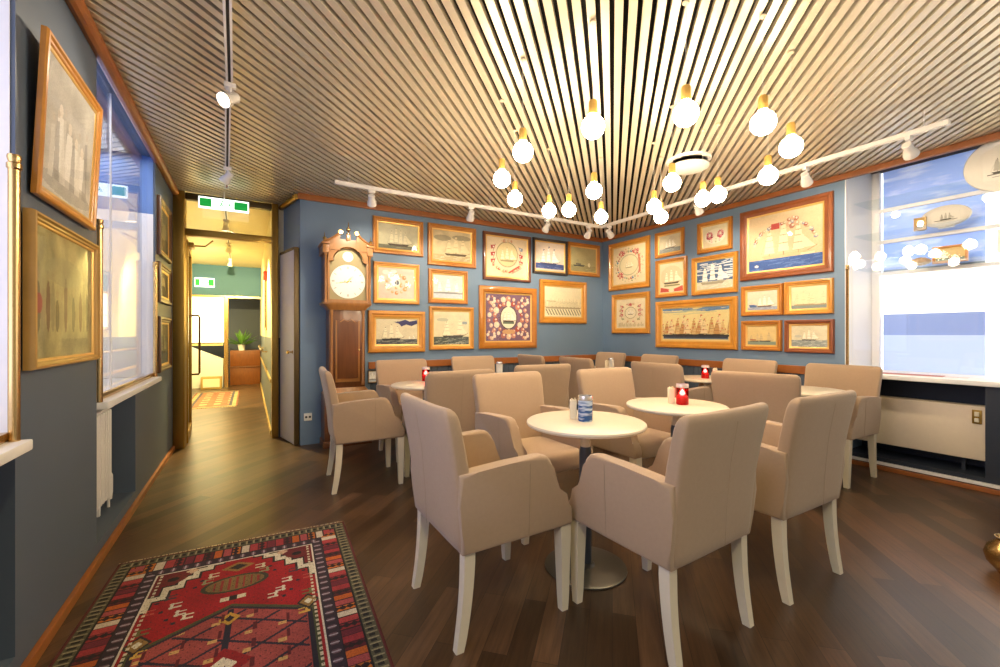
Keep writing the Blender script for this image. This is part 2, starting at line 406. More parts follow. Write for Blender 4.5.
# open glass door, hinged on the left jamb
t = bpy.data.objects.new('door_2', None); COL.objects.link(t); t['kind'] = 'structure'; t.location = (-.60, YP+.11, 0); t.rotation_euler = (0, 0, math.radians(3))
bm = new()
for lo, hi in (((-.02, 0, .012), (.02, .07, 2.22)), ((-.02, .75, .012), (.02, .82, 2.22)), ((-.02, .07, 2.14), (.02, .75, 2.22)), ((-.02, .07, .012), (.02, .75, .11))): box(bm, lo, hi, .005)
obj('door_frame', bm, brass_dull, t)
bm = new(); box(bm, (-.004, .07, .11), (.004, .75, 2.14)); obj('door_glass', bm, glass, t, 0)
bm = new(); tube(bm, [(.02, .70, 1.42), (.09, .70, 1.42), (.1, .70, 1.40), (.1, .70, .72), (.09, .70, .70), (.02, .70, .70)], .012, 10); obj('door_handle', bm, mat('dark_bronze_pull', '#4b3216', .35, .7), t)
bm = new(); box(bm, (.02, .04, 2.15), (.07, .26, 2.2), .006); tube(bm, [(.05, .2, 2.19), (.17, .3, 2.21), (.24, .02, 2.23)], .009, 8); obj('door_closer', bm, brass_dull, t)
# small oblique service door on the return wall
dm = mat('lavender_grey_door', '#c2c0d0', .45)
t = bpy.data.objects.new('door_3', None); COL.objects.link(t); t['kind'] = 'structure'; t.location = (.452, 5.07, 0); t.rotation_euler = (0, 0, math.atan2(.56, -.125)-PI/2)
bm = new(); box(bm, (-.045, .0, .01), (.0, .50, 2.10), .004); obj('door_panel', bm, dm, t)
bm = new(); box(bm, (-.05, -.02, .01), (-.0, .0, 2.12), .004); box(bm, (-.05, .0, 2.10), (0, .5, 2.13), .004); obj('door_edge', bm, mat('bronze_edge', '#5b4a2c', .4, .5), t)
bm = new(); lathe(bm, [(0, 0), (.02, 0), (.008, .008), (.008, .03), (.02, .04), (.018, .055), (0, .06)], (0, 0, 0), 14, Matrix.Translation((-.045, .06, 1.0)) @ Matrix.Rotation(-PI/2, 4, 'Y')); obj('door_handle', bm, brass, t)

cream = mat('hall_cream_paint', '#e8dcb8', .6)
hall_blue = mat('hall_blue_paint', '#3f7090', .55)
bm = new(); box(bm, (HX0-.1, YP+.1, 0), (HX0, 12.6, 2.8)); box(bm, (HX0-.1, YP+.0, 0), (XL, YP+.1, 2.8)); struct('wall_hall_left', bm, cream)
bm = new(); box(bm, (HX1, YP+.0, 0), (.6, 12.6, 1.15)); struct('wall_hall_right', bm, mat('hall_slate_paint', '#5a6474', .55))
bm = new(); box(bm, (HX1, YP+.0, 1.15), (.6, 12.6, 2.8)); struct('wall_hall_right_upper', bm, cream)
bm = new(); box(bm, (HX0, YP+.03, 2.72), (.6, 12.6, 2.8)); struct('ceiling_hall', bm, mat('hall_ceiling', '#dccfa8', .45, noise=.2, nscale=5, stretch=(1, 14, 1)))
bm = new(); box(bm, (HX0, HY, 2.04), (HX1, HY+.1, 2.72)); struct('wall_hall_lintel', bm, hall_blue)
bm = new(); box(bm, (HX0, 12.45, 0), (.6, 12.6, 2.8)); struct('wall_hall_end', bm, mat('hall_end_paint', '#3c4048', .6))
bm = new(); box(bm, (-.50, HY-.03, 0), (-.42, HY+.12, 2.04), .006); struct('trim_8', bm, brass)
bm = new(); box(bm, (HX0, HY-.02, 2.0), (HX1, HY+.0, 2.045)); struct('trim_9', bm, brass)
bm = new(); box(bm, (HX1-.015, YP+.1, 0), (HX1, HY, .06)); box(bm, (HX1-.015, YP+.1, .62), (HX1, HY, .66)); struct('baseboard_hall', bm, mat('pale_oak', '#b8985c', .4))
# hall furnishing
t = thing('reception_counter', 'white counter with a lit back panel at the end of the hall', 'counter', (-.92, HY+.0, 0))
bm = new(); prism(bm, [(-.42, 0), (.40, 0), (.40, .62), (-.42, 1.0)], .0, .35, .005); obj('counter_front', bm, white_paint, t)
bm = new(); box(bm, (-.42, .2, 1.0), (.40, .3, 2.03)); obj('light_panel', bm, emis('warm_light_panel', '#fff6cf', 1.3), t, 0)
bm = new()
for k in range(9): box(bm, (.0+k*.035, .192, 1.56), (.022+k*.035, .199, 1.585))
obj('lettering_strip', bm, mat('grey_letters', '#8a8570', .5), t, 0)
bm = new(); box(bm, (-.42, -.02, .93), (.40, -.002, .98)); obj('ledge', bm, mat('pale_ledge', '#cbb98a', .5), t)
t = thing('low_crate', 'small low gilt-framed box on the floor against the white counter', 'box', (-.72, HY-.2, 0))
bm = new(); box(bm, (-.19, -.1, 0), (.19, .1, .26), .01); obj('box_body', bm, mat('gilt_box', '#b18f4e', .5), t)
bm = new(); box(bm, (-.15, -.108, .04), (.15, -.099, .22)); obj('box_panel', bm, mat('cream_panel', '#e6dcc0', .6), t)
t = thing('wooden_counter', 'brown wooden cupboard behind the doorway at the hall end', 'cabinet', (-.1, HY+.45, 0))
bm = new(); box(bm, (-.30, -.15, 0), (.31, .3, .40), .008); obj('lower_body', bm, mat('cherry_wood', '#7d4418', .4, noise=.3, nscale=8, stretch=(4, 1, 1)), t)
bm = new(); box(bm, (-.30, -.1, .43), (.31, .3, .80), .008); obj('upper_body', bm, mat('cherry_wood', '#a0581c'), t)
bm = new(); box(bm, (-.31, -.17, .40), (.315, .3, .43), .004); obj('worktop', bm, mahog, t)
# potted plant standing on the cupboard
t = thing('potted_plant', 'green leafy plant in a pot on the cupboard at the hall end', 'plant', (-.17, HY+.42, .80))
bm = new(); lathe(bm, [(0, 0), (.06, 0), (.08, .13), (.085, .14), (.07, .14), (0, .12)], n=16); obj('pot', bm, white_paint, t)
bm = new()
for k in range(80):
    a_ = random.uniform(0, 2*PI); e_ = random.uniform(.2, 1.35); L_ = random.uniform(.2, .46)
    d = Vector((math.cos(a_)*math.cos(e_), math.sin(a_)*math.cos(e_), math.sin(e_))); s_ = d.cross(Vector((0, 0, 1))).normalized()*.022
    p0 = Vector((0, 0, .12)); p1 = p0+d*L_*.6; p2 = p0+d*L_+Vector((0, 0, -.03))
    v = [bm.verts.new(q) for q in (p0, p1-s_, p2, p1+s_)]; bm.faces.new(v)
obj('foliage', bm, mat('leaf_green', '#5e8a3a', .5), t, 0)

# ---------------------------------------------------------------- rasters for pictures and rugs
def L3(h): return np.array(lin(h)[:3])
class Ras:
    def __init__(s, w, h, bg, px=None):
        s.n = px or 96; s.w = w; s.h = h
        s.W = max(8, int(s.n*w/max(w, h))); s.Hh = max(8, int(s.n*h/max(w, h)))
        u = (np.arange(s.W)+.5)/s.W; v = (np.arange(s.Hh)+.5)/s.Hh
        s.U, s.V = np.meshgrid(u, v)                     # v up
        s.a = np.zeros((s.Hh, s.W, 3)); s.a[:] = L3(bg)
        s.asp = w/h
    def put(s, m, c, k=1.0):
        c = L3(c) if isinstance(c, str) else c
        mm = (m.astype(float)*k)[..., None]; s.a = s.a*(1-mm)+c*mm
    def rect(s, x0, y0, x1, y1, c, k=1): s.put((s.U > x0) & (s.U < x1) & (s.V > y0) & (s.V < y1), c, k)
    def ell(s, cx, cy, rx, ry, c, k=1, ring=None):
        d = ((s.U-cx)/rx)**2+((s.V-cy)/ry)**2
        s.put((d < 1) if ring is None else ((d < 1) & (d > ring)), c, k)
    def poly(s, P, c, k=1):
        m = np.zeros_like(s.U, bool); n = len(P)
        for i in range(n):
            x0, y0 = P[i]; x1, y1 = P[(i+1) % n]
            if y0 == y1: continue
            cond = ((s.V >= min(y0, y1)) & (s.V < max(y0, y1)))
            xi = x0+(s.V-y0)*(x1-x0)/(y1-y0)
            m ^= cond & (s.U < xi)
        s.put(m, c, k)
    def line(s, x0, y0, x1, y1, t, c, k=1):
        A = s.asp; px, py = (s.U-x0)*A, s.V-y0; dx, dy = (x1-x0)*A, y1-y0; L = dx*dx+dy*dy+1e-9
        q = np.clip((px*dx+py*dy)/L, 0, 1); s.put(np.hypot(px-q*dx, py-q*dy) < t, c, k)
    def noise(s, amt, seed, fx=6, fy=6, oct=3):
        r = np.random.RandomState(seed); acc = np.zeros_like(s.U)
        for o in range(oct):
            gx, gy = int(fx*2**o)+2, int(fy*2**o)+2; g = r.rand(gy, gx)-.5
            x = s.U*(gx-1.001); y = s.V*(gy-1.001); ix = x.astype(int); iy = y.astype(int); a = x-ix; b = y-iy
            a = a*a*(3-2*a); b = b*b*(3-2*b)
            acc += (g[iy, ix]*(1-a)*(1-b)+g[iy, ix+1]*a*(1-b)+g[iy+1, ix]*(1-a)*b+g[iy+1, ix+1]*a*b)/2**o
        return acc*amt
    def grain(s, amt, seed, fx=6, fy=6):
        s.a = np.clip(s.a*(1+s.noise(amt, seed, fx, fy)[..., None]), 0, 1)
def col_grid(R, w, h, name, m, parent, y=0.0):
    """flat sheet in the local xz plane with the raster as surface colour"""
    W, Hh = R.W, R.Hh
    xs = np.linspace(-w/2, w/2, W+1); zs = np.linspace(-h/2, h/2, Hh+1)
    X, Z = np.meshgrid(xs, zs); co = np.stack([X, np.full_like(X, y), Z], -1).reshape(-1, 3)
    i = (np.arange(Hh)[:, None]*(W+1)+np.arange(W)[None, :]).reshape(-1)
    F = np.stack([i, i+1, i+W+2, i+W+1], -1)
    me = bpy.data.meshes.new(name); me.vertices.add(len(co)); me.vertices.foreach_set('co', co.reshape(-1))
    me.loops.add(F.size); me.loops.foreach_set('vertex_index', F.reshape(-1).astype(np.int32))
    me.polygons.add(len(F)); me.polygons.foreach_set('loop_start', (np.arange(len(F))*4).astype(np.int32)); me.polygons.foreach_set('loop_total', np.full(len(F), 4, np.int32))
    me.update(calc_edges=True)
    at = me.color_attributes.new('Col', 'FLOAT_COLOR', 'CORNER')
    c = np.concatenate([R.a.reshape(-1, 3), np.ones((W*Hh, 1))], 1); at.data.foreach_set('color', np.repeat(c, 4, 0).reshape(-1).astype(np.float32))
    me.materials.append(m)
    o = bpy.data.objects.new(name, me); COL.objects.link(o)
    if parent: o.parent = parent
    return o
def ship(R, cx, by, s, masts=3, hull='#2c2420', sail='#f2e8cf', rig='#5a4a38', line=None, dirn=1, flags=None):
    A = R.asp; w = s*.5/A*1.25 if A > 0 else s
    w = s*.62/A
    R.poly([(cx-w, by+.10*s), (cx-w*.82, by), (cx+w*.78, by), (cx+w, by+.12*s)], hull)
    if line: R.poly([(cx-w*.93, by+.075*s), (cx-w*.9, by+.05*s), (cx+w*.9, by+.055*s), (cx+w*.95, by+.085*s)], line)
    R.line(cx+dirn*w, by+.11*s, cx+dirn*w*1.35, by+.22*s, .006*s+.003, rig)
    hs = [.82, 1, .88, .8, .7][:masts] if masts > 1 else [1]
    for i in range(masts):
        x = cx-w*.62+(w*1.24)*(i/(masts-1) if masts > 1 else .5); hh = hs[i]*s
        R.line(x, by+.08*s, x, by+hh, .005*s+.003, rig)
        for k, (z0, z1, ww) in enumerate(((.18, .40, .30), (.42, .62, .25), (.64, .80, .19), (.82, .93, .13))):
            q = w*ww*2/max(masts, 2.2)*1.15
            R.poly([(x-q, by+z0*hh), (x-q*.82, by+z1*hh), (x+q*.82, by+z1*hh), (x+q, by+z0*hh)], sail)
            R.line(x-q, by+z0*hh, x+q, by+z0*hh, .003, rig, .7)
        if flags: R.poly([(x, by+hh), (x+.05/A*s*2, by+hh+.02*s), (x+.05/A*s*2, by+hh+.06*s), (x, by+hh+.07*s)], flags)
    R.poly([(cx+dirn*w*.7, by+.62*s), (cx+dirn*w*1.3, by+.2*s), (cx+dirn*w*.85, by+.2*s)], sail)
    R.line(cx-dirn*w*.62, by+.8*s, cx-dirn*w*1.0, by+.15*s, .003, rig, .7)
def sea(R, top, c, c2, n=6, seed=1):
    R.rect(0, 0, 1, top, c); r = random.Random(seed)
    for k in range(n*5):
        x = r.random(); y = r.random()*top*.95; L = .05+.1*r.random(); R.line(x, y, x+L, y+.01, .006, c2, .8)
def sky_streaks(R, y0, y1, c, seed, n=14, k=.8):
    r = random.Random(seed)
    for i in range(n):
        x = r.random()*1.0-.05; y = y0+(y1-y0)*r.random(); L = .12+.3*r.random(); R.line(x, y, x+L, y+r.uniform(-.03, .05), .008+.014*r.random(), c, k)
def florets(R, cx, cy, rx, ry, n, cols, size, seed, a0=0, a1=2*PI):
    r = random.Random(seed)
    for i in range(n):
        t = a0+(a1-a0)*(i+.5)/n; x = cx+rx*math.cos(t)+r.uniform(-.01, .01); y = cy+ry*math.sin(t)+r.uniform(-.01, .01)
        c = cols[i % len(cols)]; q = size*r.uniform(.7, 1.25)
        R.ell(x, y, q/R.asp, q, c); R.ell(x+q*.3/R.asp, y+q*.25, q*.4/R.asp, q*.4, '#f0e2c8', .8)
def flagset(R, x, y, s, c1, c2, d=1):
    A = R.asp
    R.line(x, y, x+d*.4*s/A, y+1.1*s, .006, '#6b4a30')
    R.poly([(x+d*.38*s/A, y+s), (x-d*.3*s/A, y+.9*s), (x-d*.2*s/A, y+.45*s), (x+d*.25*s/A, y+.55*s)], c1)
    R.rect(min(x, x+d*.2*s/A), y+.65*s, max(x, x+d*.2*s/A), y+.8*s, c2)

def art(key, w, h):
    px = 200 if w > .8 else 130
    R = Ras(w, h, '#d9c9a2', px)
    if key == 'pale_four_master':
        R.put(np.ones_like(R.U, bool), '#cdc7a4'); R.grain(.25, 3, 4, 3); sea(R, .17, '#6a6a58', '#8f8f78', 5, 2); ship(R, .5, .14, .72, 4, '#4a4036', '#e2d9b4', '#8a7c60')
    elif key == 'orange_emblem':
        R.put(np.ones_like(R.U, bool), '#d8c4b4'); R.grain(.15, 5)
        florets(R, .5, .5, .28, .3, 14, ['#d89a5a', '#c9844e', '#dcb088'], .06, 2); florets(R, .5, .48, .12, .12, 9, ['#cf9a62', '#e6d2b8'], .05, 4)
        R.ell(.5, .53, .12/R.asp, .12, '#efe6d2'); R.ell(.5, .53, .085/R.asp, .085, '#5b6470'); R.line(.5, .46, .5, .6, .01, '#efe6d2')
        R.ell(.2, .85, .09, .07, '#efe2d4'); R.ell(.42, .88, .08, .06, '#efe2d4')
    elif key == 'purple_cloud_ship':
        R.put(np.ones_like(R.U, bool), '#d8cba8'); R.grain(.12, 6)
        R.poly([(.42, .88), (.55, .80), (.6, .70), (.72, .78), (.85, .72), (1, .82), (1, .96), (.8, .9), (.7, .97), (.55, .9)], '#3c3a63')
        sea(R, .2, '#4a4f52', '#a8a893', 7, 3); ship(R, .36, .17, .62, 3, '#2e2a26', '#e9dfbd', '#3b342a'); ship(R, .85, .17, .22, 2, '#2e2a26', '#f0e8d0')
    elif key == 'sepia_storm_ship':
        R.put(np.ones_like(R.U, bool), '#cfbd92'); R.grain(.3, 8, 5, 4); R.ell(.25, .75, .22, .1, '#7d745c', .7); R.ell(.75, .8, .25, .09, '#6e6a58', .6)
        sea(R, .2, '#b9a67a', '#e8dcb8', 6, 4); ship(R, .6, .18, .68, 3, '#5b4a30', '#d9c69a', '#6b5a3c')
    elif key == 'pale_sails':
        R.put(np.ones_like(R.U, bool), '#d3d0c8'); R.grain(.12, 9); sea(R, .22, '#bfc6cc', '#e2e4e4', 5, 5)
        for x, s in ((.22, .5), (.5, .68), (.8, .5)): ship(R, x, .2, s, 1, '#8a8a86', '#f4f1e8', '#a09a90')
    elif key == 'grey_sea_brig':
        R.put(np.ones_like(R.U, bool), '#d9cda6'); R.grain(.14, 10); sea(R, .24, '#4a5148', '#a7a890', 9, 6); ship(R, .55, .22, .58, 2, '#39352e', '#e6dbb8', '#5b5140')
        R.rect(.8, .62, .95, .7, '#8f9a9c'); R.ell(.25, .75, .16, .05, '#b5b296')
    elif key == 'oval_flags':
        R.put(np.ones_like(R.U, bool), '#e3cfac'); R.grain(.1, 11); R.ell(.5, .58, .27, .33, '#a89a70', 1, .84); R.ell(.5, .58, .24, .3, '#dcc894'); sea2 = (R.V < .4)
        ship(R, .5, .40, .36, 3, '#9b8c62', '#efe2bc', '#a4956c')
        for y in (.25, .42, .6): flagset(R, .15, y, .2, '#b03a30', '#f0e6da'); flagset(R, .85, y, .19, '#8a94a8' if y > .5 else '#b03a30', '#f0e6da', -1)
        florets(R, .5, .93, .12, .02, 7, ['#c07a4e', '#d8b080'], .03, 9)
        florets(R, .5, .5, .38, .36, 16, ['#d89a6a', '#c0623e', '#e6c48e'], .035, 6, PI*1.1, PI*1.9); R.line(.55, .12, .8, .3, .02, '#c0503e'); R.line(.62, .1, .86, .25, .015, '#d8a890')
    elif key == 'mauve_medallion':
        R.put(np.ones_like(R.U, bool), '#75566a'); R.grain(.15, 12)
        florets(R, .5, .5, .42, .40, 22, ['#d7b596', '#c88a70', '#e4cbb0', '#b56a5a'], .05, 7); florets(R, .5, .5, .30, .31, 18, ['#a84a3a', '#e4d0b0', '#c07a5e'], .055, 8)
        R.ell(.5, .5, .215/R.asp, .25, '#4d3b30'); R.ell(.5, .5, .195/R.asp, .23, '#e6dcc0'); ship(R, .5, .41, .24, 3, '#46342c', '#f4ecd8', '#7a6a54'); R.rect(.38, .37, .62, .41, '#5b6a5a')
        [florets(R, .5+a*.37, .5+b*.37, .07, .07, 7, ['#e4cbb0', '#b56a5a', '#d7b596'], .035, 3) for a in (-1, 1) for b in (-1, 1)]; R.ell(.5, .79, .05, .06, '#e8d8b4'); R.ell(.5, .2, .14, .05, '#c89a6a')
    elif key == 'blue_sail_clipper':
        R.put(np.ones_like(R.U, bool), '#dfcdb8'); R.grain(.1, 13); sea(R, .26, '#3f4f86', '#7d88b0', 7, 9); R.rect(0, 0, 1, .08, '#d8c6ae'); ship(R, .45, .22, .6, 3, '#3a3f66', '#f2ece2', '#4b5578', flags='#4b5578')
    elif key == 'olive_steamer':
        R.put(np.ones_like(R.U, bool), '#b5ab7c'); R.grain(.2, 14, 3, 3); sea(R, .26, '#9c9468', '#c3ba8e', 4, 10); R.poly([(.1, .27), (.13, .21), (.5, .21), (.55, .28)], '#4a4a44'); R.line(.28, .26, .28, .5, .008, '#4a4a44'); R.ell(.72, .3, .05, .09, '#e8e0b8')
        R.rect(.2, .28, .4, .34, '#6d6a58')
    elif key == 'fleet_stripes':
        R.put(np.ones_like(R.U, bool), '#e6dab4'); R.grain(.07, 15)
        for i in range(9): ship(R, .1+i*.1, .3, .3, 2, '#a39470', '#d8cca4', '#b5a684')
        R.rect(.04, .27, .96, .30, '#a89a78'); R.rect(.05, .5, .3, .54, '#bfb28c')
        for i in range(13): R.poly([(.02+i*.075, .26), (.05+i*.075, .26), (.13+i*.075, .06), (.10+i*.075, .06)], '#7d7660')
    elif key == 'wreath_roses':
        R.put(np.ones_like(R.U, bool), '#e2cfa6'); R.grain(.1, 16); R.ell(.5, .5, .3, .28, '#b6b08c'); R.ell(.5, .5, .27, .25, '#ddd0a6'); ship(R, .5, .42, .2, 3, '#8a7c5a', '#efe4c4', '#8f8160'); 
        florets(R, .5, .5, .36, .36, 34, ['#8a946a', '#b98a62', '#a8544a', '#5f7a8a'], .032, 9); florets(R, .5, .5, .43, .43, 26, ['#a3a880', '#c98a72', '#7d8a5c'], .022, 19)
        for x, y in ((.28, .82), (.72, .82), (.24, .25)): florets(R, x, y, .06, .05, 5, ['#b8403c', '#c8605a'], .035, 11)
        R.line(.83, .3, .8, .72, .03, '#c87858'); R.line(.88, .3, .86, .7, .015, '#e9d2ae')
    elif key == 'wreath_banners':
        R.put(np.ones_like(R.U, bool), '#e4d4ae'); R.grain(.1, 17)
        for s_ in (-1, 1):
            florets(R, .5+s_*.02, .52, .38, .3, 12, ['#b86a58', '#8f9468', '#c9a070'], .03, 5+s_)
            for y in (.38, .52, .66): flagset(R, .5+s_*.3, y-.06, .19, '#c05a50', '#efe4d2', s_)
        R.ell(.5, .52, .2, .2, '#a79a74'); R.ell(.5, .52, .18, .18, '#e6dab8'); ship(R, .5, .46, .2, 3, '#5c5040', '#f2ead4', '#8f8160'); R.ell(.5, .8, .05, .05, '#c05a50')
        r = random.Random(5)
        for i in range(30): R.line(.08+i*.029, .06, .08+i*.029, .12+.08*r.random(), .008, '#b09a6c')
    elif key == 'small_grey_ship':
        R.put(np.ones_like(R.U, bool), '#cfc5a4'); R.grain(.15, 18); sea(R, .25, '#8b8f88', '#b9bcb0', 5, 12); ship(R, .5, .22, .55, 3, '#6b665a', '#ece6d2', '#7d766a')
    elif key == 'red_drapes_ship':
        R.put(np.ones_like(R.U, bool), '#dac9a4'); R.grain(.08, 19); R.ell(.5, .55, .42/R.asp, .36, '#cdbd96'); ship(R, .5, .3, .5, 3, '#4a3c2c', '#e9ddbc', '#b0a07c')
        R.poly([(.02, .04), (.04, .2), (.25, .16), (.5, .1), (.75, .16), (.96, .22), (.98, .04)], '#b84a3c'); R.rect(.2, .22, .85, .27, '#7d7a50'); R.ell(.5, .08, .12, .05, '#e3c9a0')
    elif key == 'grand_fleet':
        R.put(np.ones_like(R.U, bool), '#d6c488'); R.grain(.08, 20, 8, 3); sky_streaks(R, .88, .98, '#56789a', 3, 26, .9); sky_streaks(R, .8, .9, '#a8ae8a', 4, 8, .5)
        for i in range(11): ship(R, .08+i*.084, .12+.01*(i % 2), .44+.16*((i*7) % 3)/2, 2, '#2c2a26', ['#c9a870', '#b98a50', '#d8c090'][i % 3], '#5c4428', flags='#b5483a')
        R.rect(.02, .05, .98, .14, '#2e3440'); R.rect(.02, .04, .98, .075, '#5d6a74')
        r = random.Random(8)
        for i in range(26): R.ell(r.random(), .2+.28*r.random(), .008, .02, '#b5402e')
    elif key == 'two_bouquets':
        R.put(np.ones_like(R.U, bool), '#ddd0aa'); R.grain(.08, 21); R.ell(.5, .5, .4, .34, '#e9e0c6')
        for x, y in ((.3, .55), (.72, .58)): florets(R, x, y, .09, .13, 9, ['#c8485a', '#d87a80', '#a83c48'], .06, int(x*10)); 
        florets(R, .5, .3, .2, .06, 7, ['#e2b0a8', '#b0b884'], .04, 3)
    elif key == 'white_ship_blue_sky':
        R.put(np.ones_like(R.U, bool), '#4a6488'); sky_streaks(R, .35, 1, '#dfe4e2', 5, 34, .9); R.rect(0, 0, 1, .28, '#cfc9b0'); sea(R, .28, '#cfc8ac', '#efe9d4', 6, 14); ship(R, .45, .18, .75, 3, '#a39a80', '#faf6e6', '#b0a588')
    elif key == 'great_flagship':
        R.put(np.ones_like(R.U, bool), '#d6bd94'); R.grain(.14, 22, 4, 4); sea(R, .2, '#3f5c98', '#5e7cb4', 9, 15); R.ell(.12, .09, .03, .02, '#efe8d8')
        ship(R, .5, .2, .62, 3, '#c8b288', '#ead8b4', '#9b8660')
        florets(R, .5, .42, .42, .38, 30, ['#8b8f98', '#d8c0a0', '#b5a07a', '#a85a48'], .03, 13, .1, PI-.1)
        R.rect(.33, .72, .45, .82, '#b5483e'); florets(R, .62, .8, .06, .07, 6, ['#a8705a', '#c8a080'], .04, 14); R.rect(.72, .2, .9, .24, '#dccdaa')
    elif key == 'blue_hull_brig':
        R.put(np.ones_like(R.U, bool), '#d8cbb0'); R.grain(.12, 23); sea(R, .18, '#8f98a8', '#c0c4c8', 5, 16); ship(R, .58, .16, .6, 3, '#6a5240', '#ece4d2', '#8a8274'); R.poly([(.05, .3), (.1, .16), (.3, .16), (.36, .24), (.2, .3)], '#4a6494')
    elif key == 'twin_barques':
        R.put(np.ones_like(R.U, bool), '#dfcfa6'); R.grain(.06, 24); R.rect(0, 0, 1, .16, '#7f8a84'); ship(R, .35, .14, .62, 3, '#a08e68', '#e0d0a4', '#a08e68'); ship(R, .75, .14, .56, 2, '#a08e68', '#e0d0a4', '#a08e68')
    elif key == 'dark_steamer':
        R.put(np.ones_like(R.U, bool), '#d2b87c'); R.grain(.1, 25); R.rect(0, 0, 1, .2, '#7d8a78'); ship(R, .62, .18, .5, 2, '#3c342a', '#c8b080', '#6a5a40'); ship(R, .25, .18, .42, 2, '#5a3c2a', '#c8b080', '#6a5a40'); R.rect(.1, .25, .3, .3, '#a03c2c')
    elif key == 'grey_wave_frigate':
        R.put(np.ones_like(R.U, bool), '#cfc4a2'); R.grain(.16, 26); sea(R, .32, '#8a8f88', '#d4d2c0', 9, 17); ship(R, .5, .3, .5, 3, '#5c5a54', '#e8e0c8', '#7a7468'); R.ell(.2, .5, .1, .06, '#b8b4a0')
    elif key == 'white_figures':
        R.put(np.ones_like(R.U, bool), '#c2beb4'); R.grain(.35, 27, 5, 5)
        for x, y, s in ((.3, .2, .6), (.48, .12, .62), (.62, .15, .5), (.75, .2, .4)):
            R.poly([(x-.10, y), (x-.05, y+s*.7), (x+.05, y+s*.7), (x+.12, y)], '#f2efe8', .85); R.ell(x, y+s*.78, .035, .05, '#e6ddd0', .9)
        R.ell(.5, .1, .5, .08, '#8d8a82', .5)
        for i, x in enumerate((.18, .26, .38, .57, .68, .84)): R.poly([(x-.05, .12), (x-.03, .5+.06*(i % 3)), (x+.02, .52+.06*(i % 3)), (x+.06, .12)], ['#dcd8ce', '#8f8c86'][i % 2], .6); R.ell(x, .57+.06*(i % 3), .025, .035, '#c9c0b2', .8)
    elif key == 'olive_tapestry':
        R.put(np.ones_like(R.U, bool), '#a39a6a'); R.grain(.5, 28, 9, 5)
        r = random.Random(3)
        for i in range(14):
            x = .05+i*.066; hgt = .25+.25*r.random(); R.ell(x, .2+hgt/2, .03, hgt/2, ['#8f8660', '#5a5438', '#9a8e66', '#6b4a38'][i % 4], .7); R.ell(x, .24+hgt, .018, .035, '#a39468', .7)
        R.ell(.12, .42, .05, .08, '#9c4038', .8); R.ell(.5, .7, .3, .12, '#94906a', .5)
    else:
        R.put(np.ones_like(R.U, bool), '#6a6450'); R.grain(.3, 30+len(key), 4, 4)
        if key == 'dark_print_landscape': R.rect(0, 0, 1, .35, '#4a4636'); R.ell(.5, .5, .3, .2, '#8f8866', .8)
        if key == 'dark_print_portrait': R.ell(.5, .6, .16, .2, '#a89a78'); R.ell(.5, .2, .3, .25, '#38342c')
        if key == 'dark_print_harbour': R.rect(0, 0, 1, .3, '#38444a'); ship(R, .5, .26, .5, 2, '#2a2622', '#9a9272')
    rr = np.random.RandomState(len(key)); R.a = np.clip(R.a*(1+.16*(rr.rand(*R.a.shape[:2])-.5))[..., None], 0, 1)
    return R

def picture(name, label, w, h, loc, rz, fw, fm, key, group, liner=.018, tilt=0, depth=.028, dished=False):
    t = thing(name, label, 'picture', loc, rz, group)
    if tilt: t.rotation_euler = (tilt, 0, rz)
    # moulding: mitred, stepped profile; back at y=0, front toward -y
    bm = new()
    prof = [(0, 0), (0, -depth*.7), (fw*.12, -depth), (fw*.45, -depth*1.05), (fw*.62, -depth*.72), (fw*.85, -depth*.66), (fw, -depth*.45), (fw, 0)]
    if dished: prof = [(0, 0), (0, -depth*.6), (fw*.15, -depth*.95), (fw*.5, -depth*1.25), (fw*.85, -depth*.95), (fw, -depth*.4), (fw, 0)]
    cor = [(-1, -1), (1, -1), (1, 1), (-1, 1), (-1, -1)]
    R_ = [[(sx*(w/2-o), y, sz*(h/2-o)) for o, y in prof] for sx, sz in cor]
    rings(bm, R_, False, False, True)
    bmesh.ops.remove_doubles(bm, verts=bm.verts, dist=1e-6)
    obj('frame', bm, fm, t, 30)
    iw, ih = w-2*fw, h-2*fw
    bm = new()
    prof = [(0, -.002), (0, -depth*.42), (liner*.6, -depth*.36), (liner, -depth*.2), (liner, -.002)]
    R_ = [[(sx*(iw/2-o), y, sz*(ih/2-o)) for o, y in prof] for sx, sz in cor]
    rings(bm, R_, False, False, True); bmesh.ops.remove_doubles(bm, verts=bm.verts, dist=1e-6)
    obj('gilt_slip', bm, gilt, t, 30)
    col_grid(art(key, iw-2*liner, ih-2*liner), iw-1.6*liner, ih-1.6*liner, 'artwork', art_m, t, -.004)
    bm = new(); v = [bm.verts.new(q) for q in ((-iw/2, -depth*.30, -ih/2), (iw/2, -depth*.30, -ih/2), (iw/2, -depth*.30, ih/2), (-iw/2, -depth*.30, ih/2))]; bm.faces.new(v)
    obj('glazing', bm, pic_glass, t, 0)
    return t
GB = 'framed pictures on the back wall'; GR = 'framed pictures on the right wall'
F0, F1, F2, F3, F4, F5, F6 = [frame_mat(i) for i in range(7)]
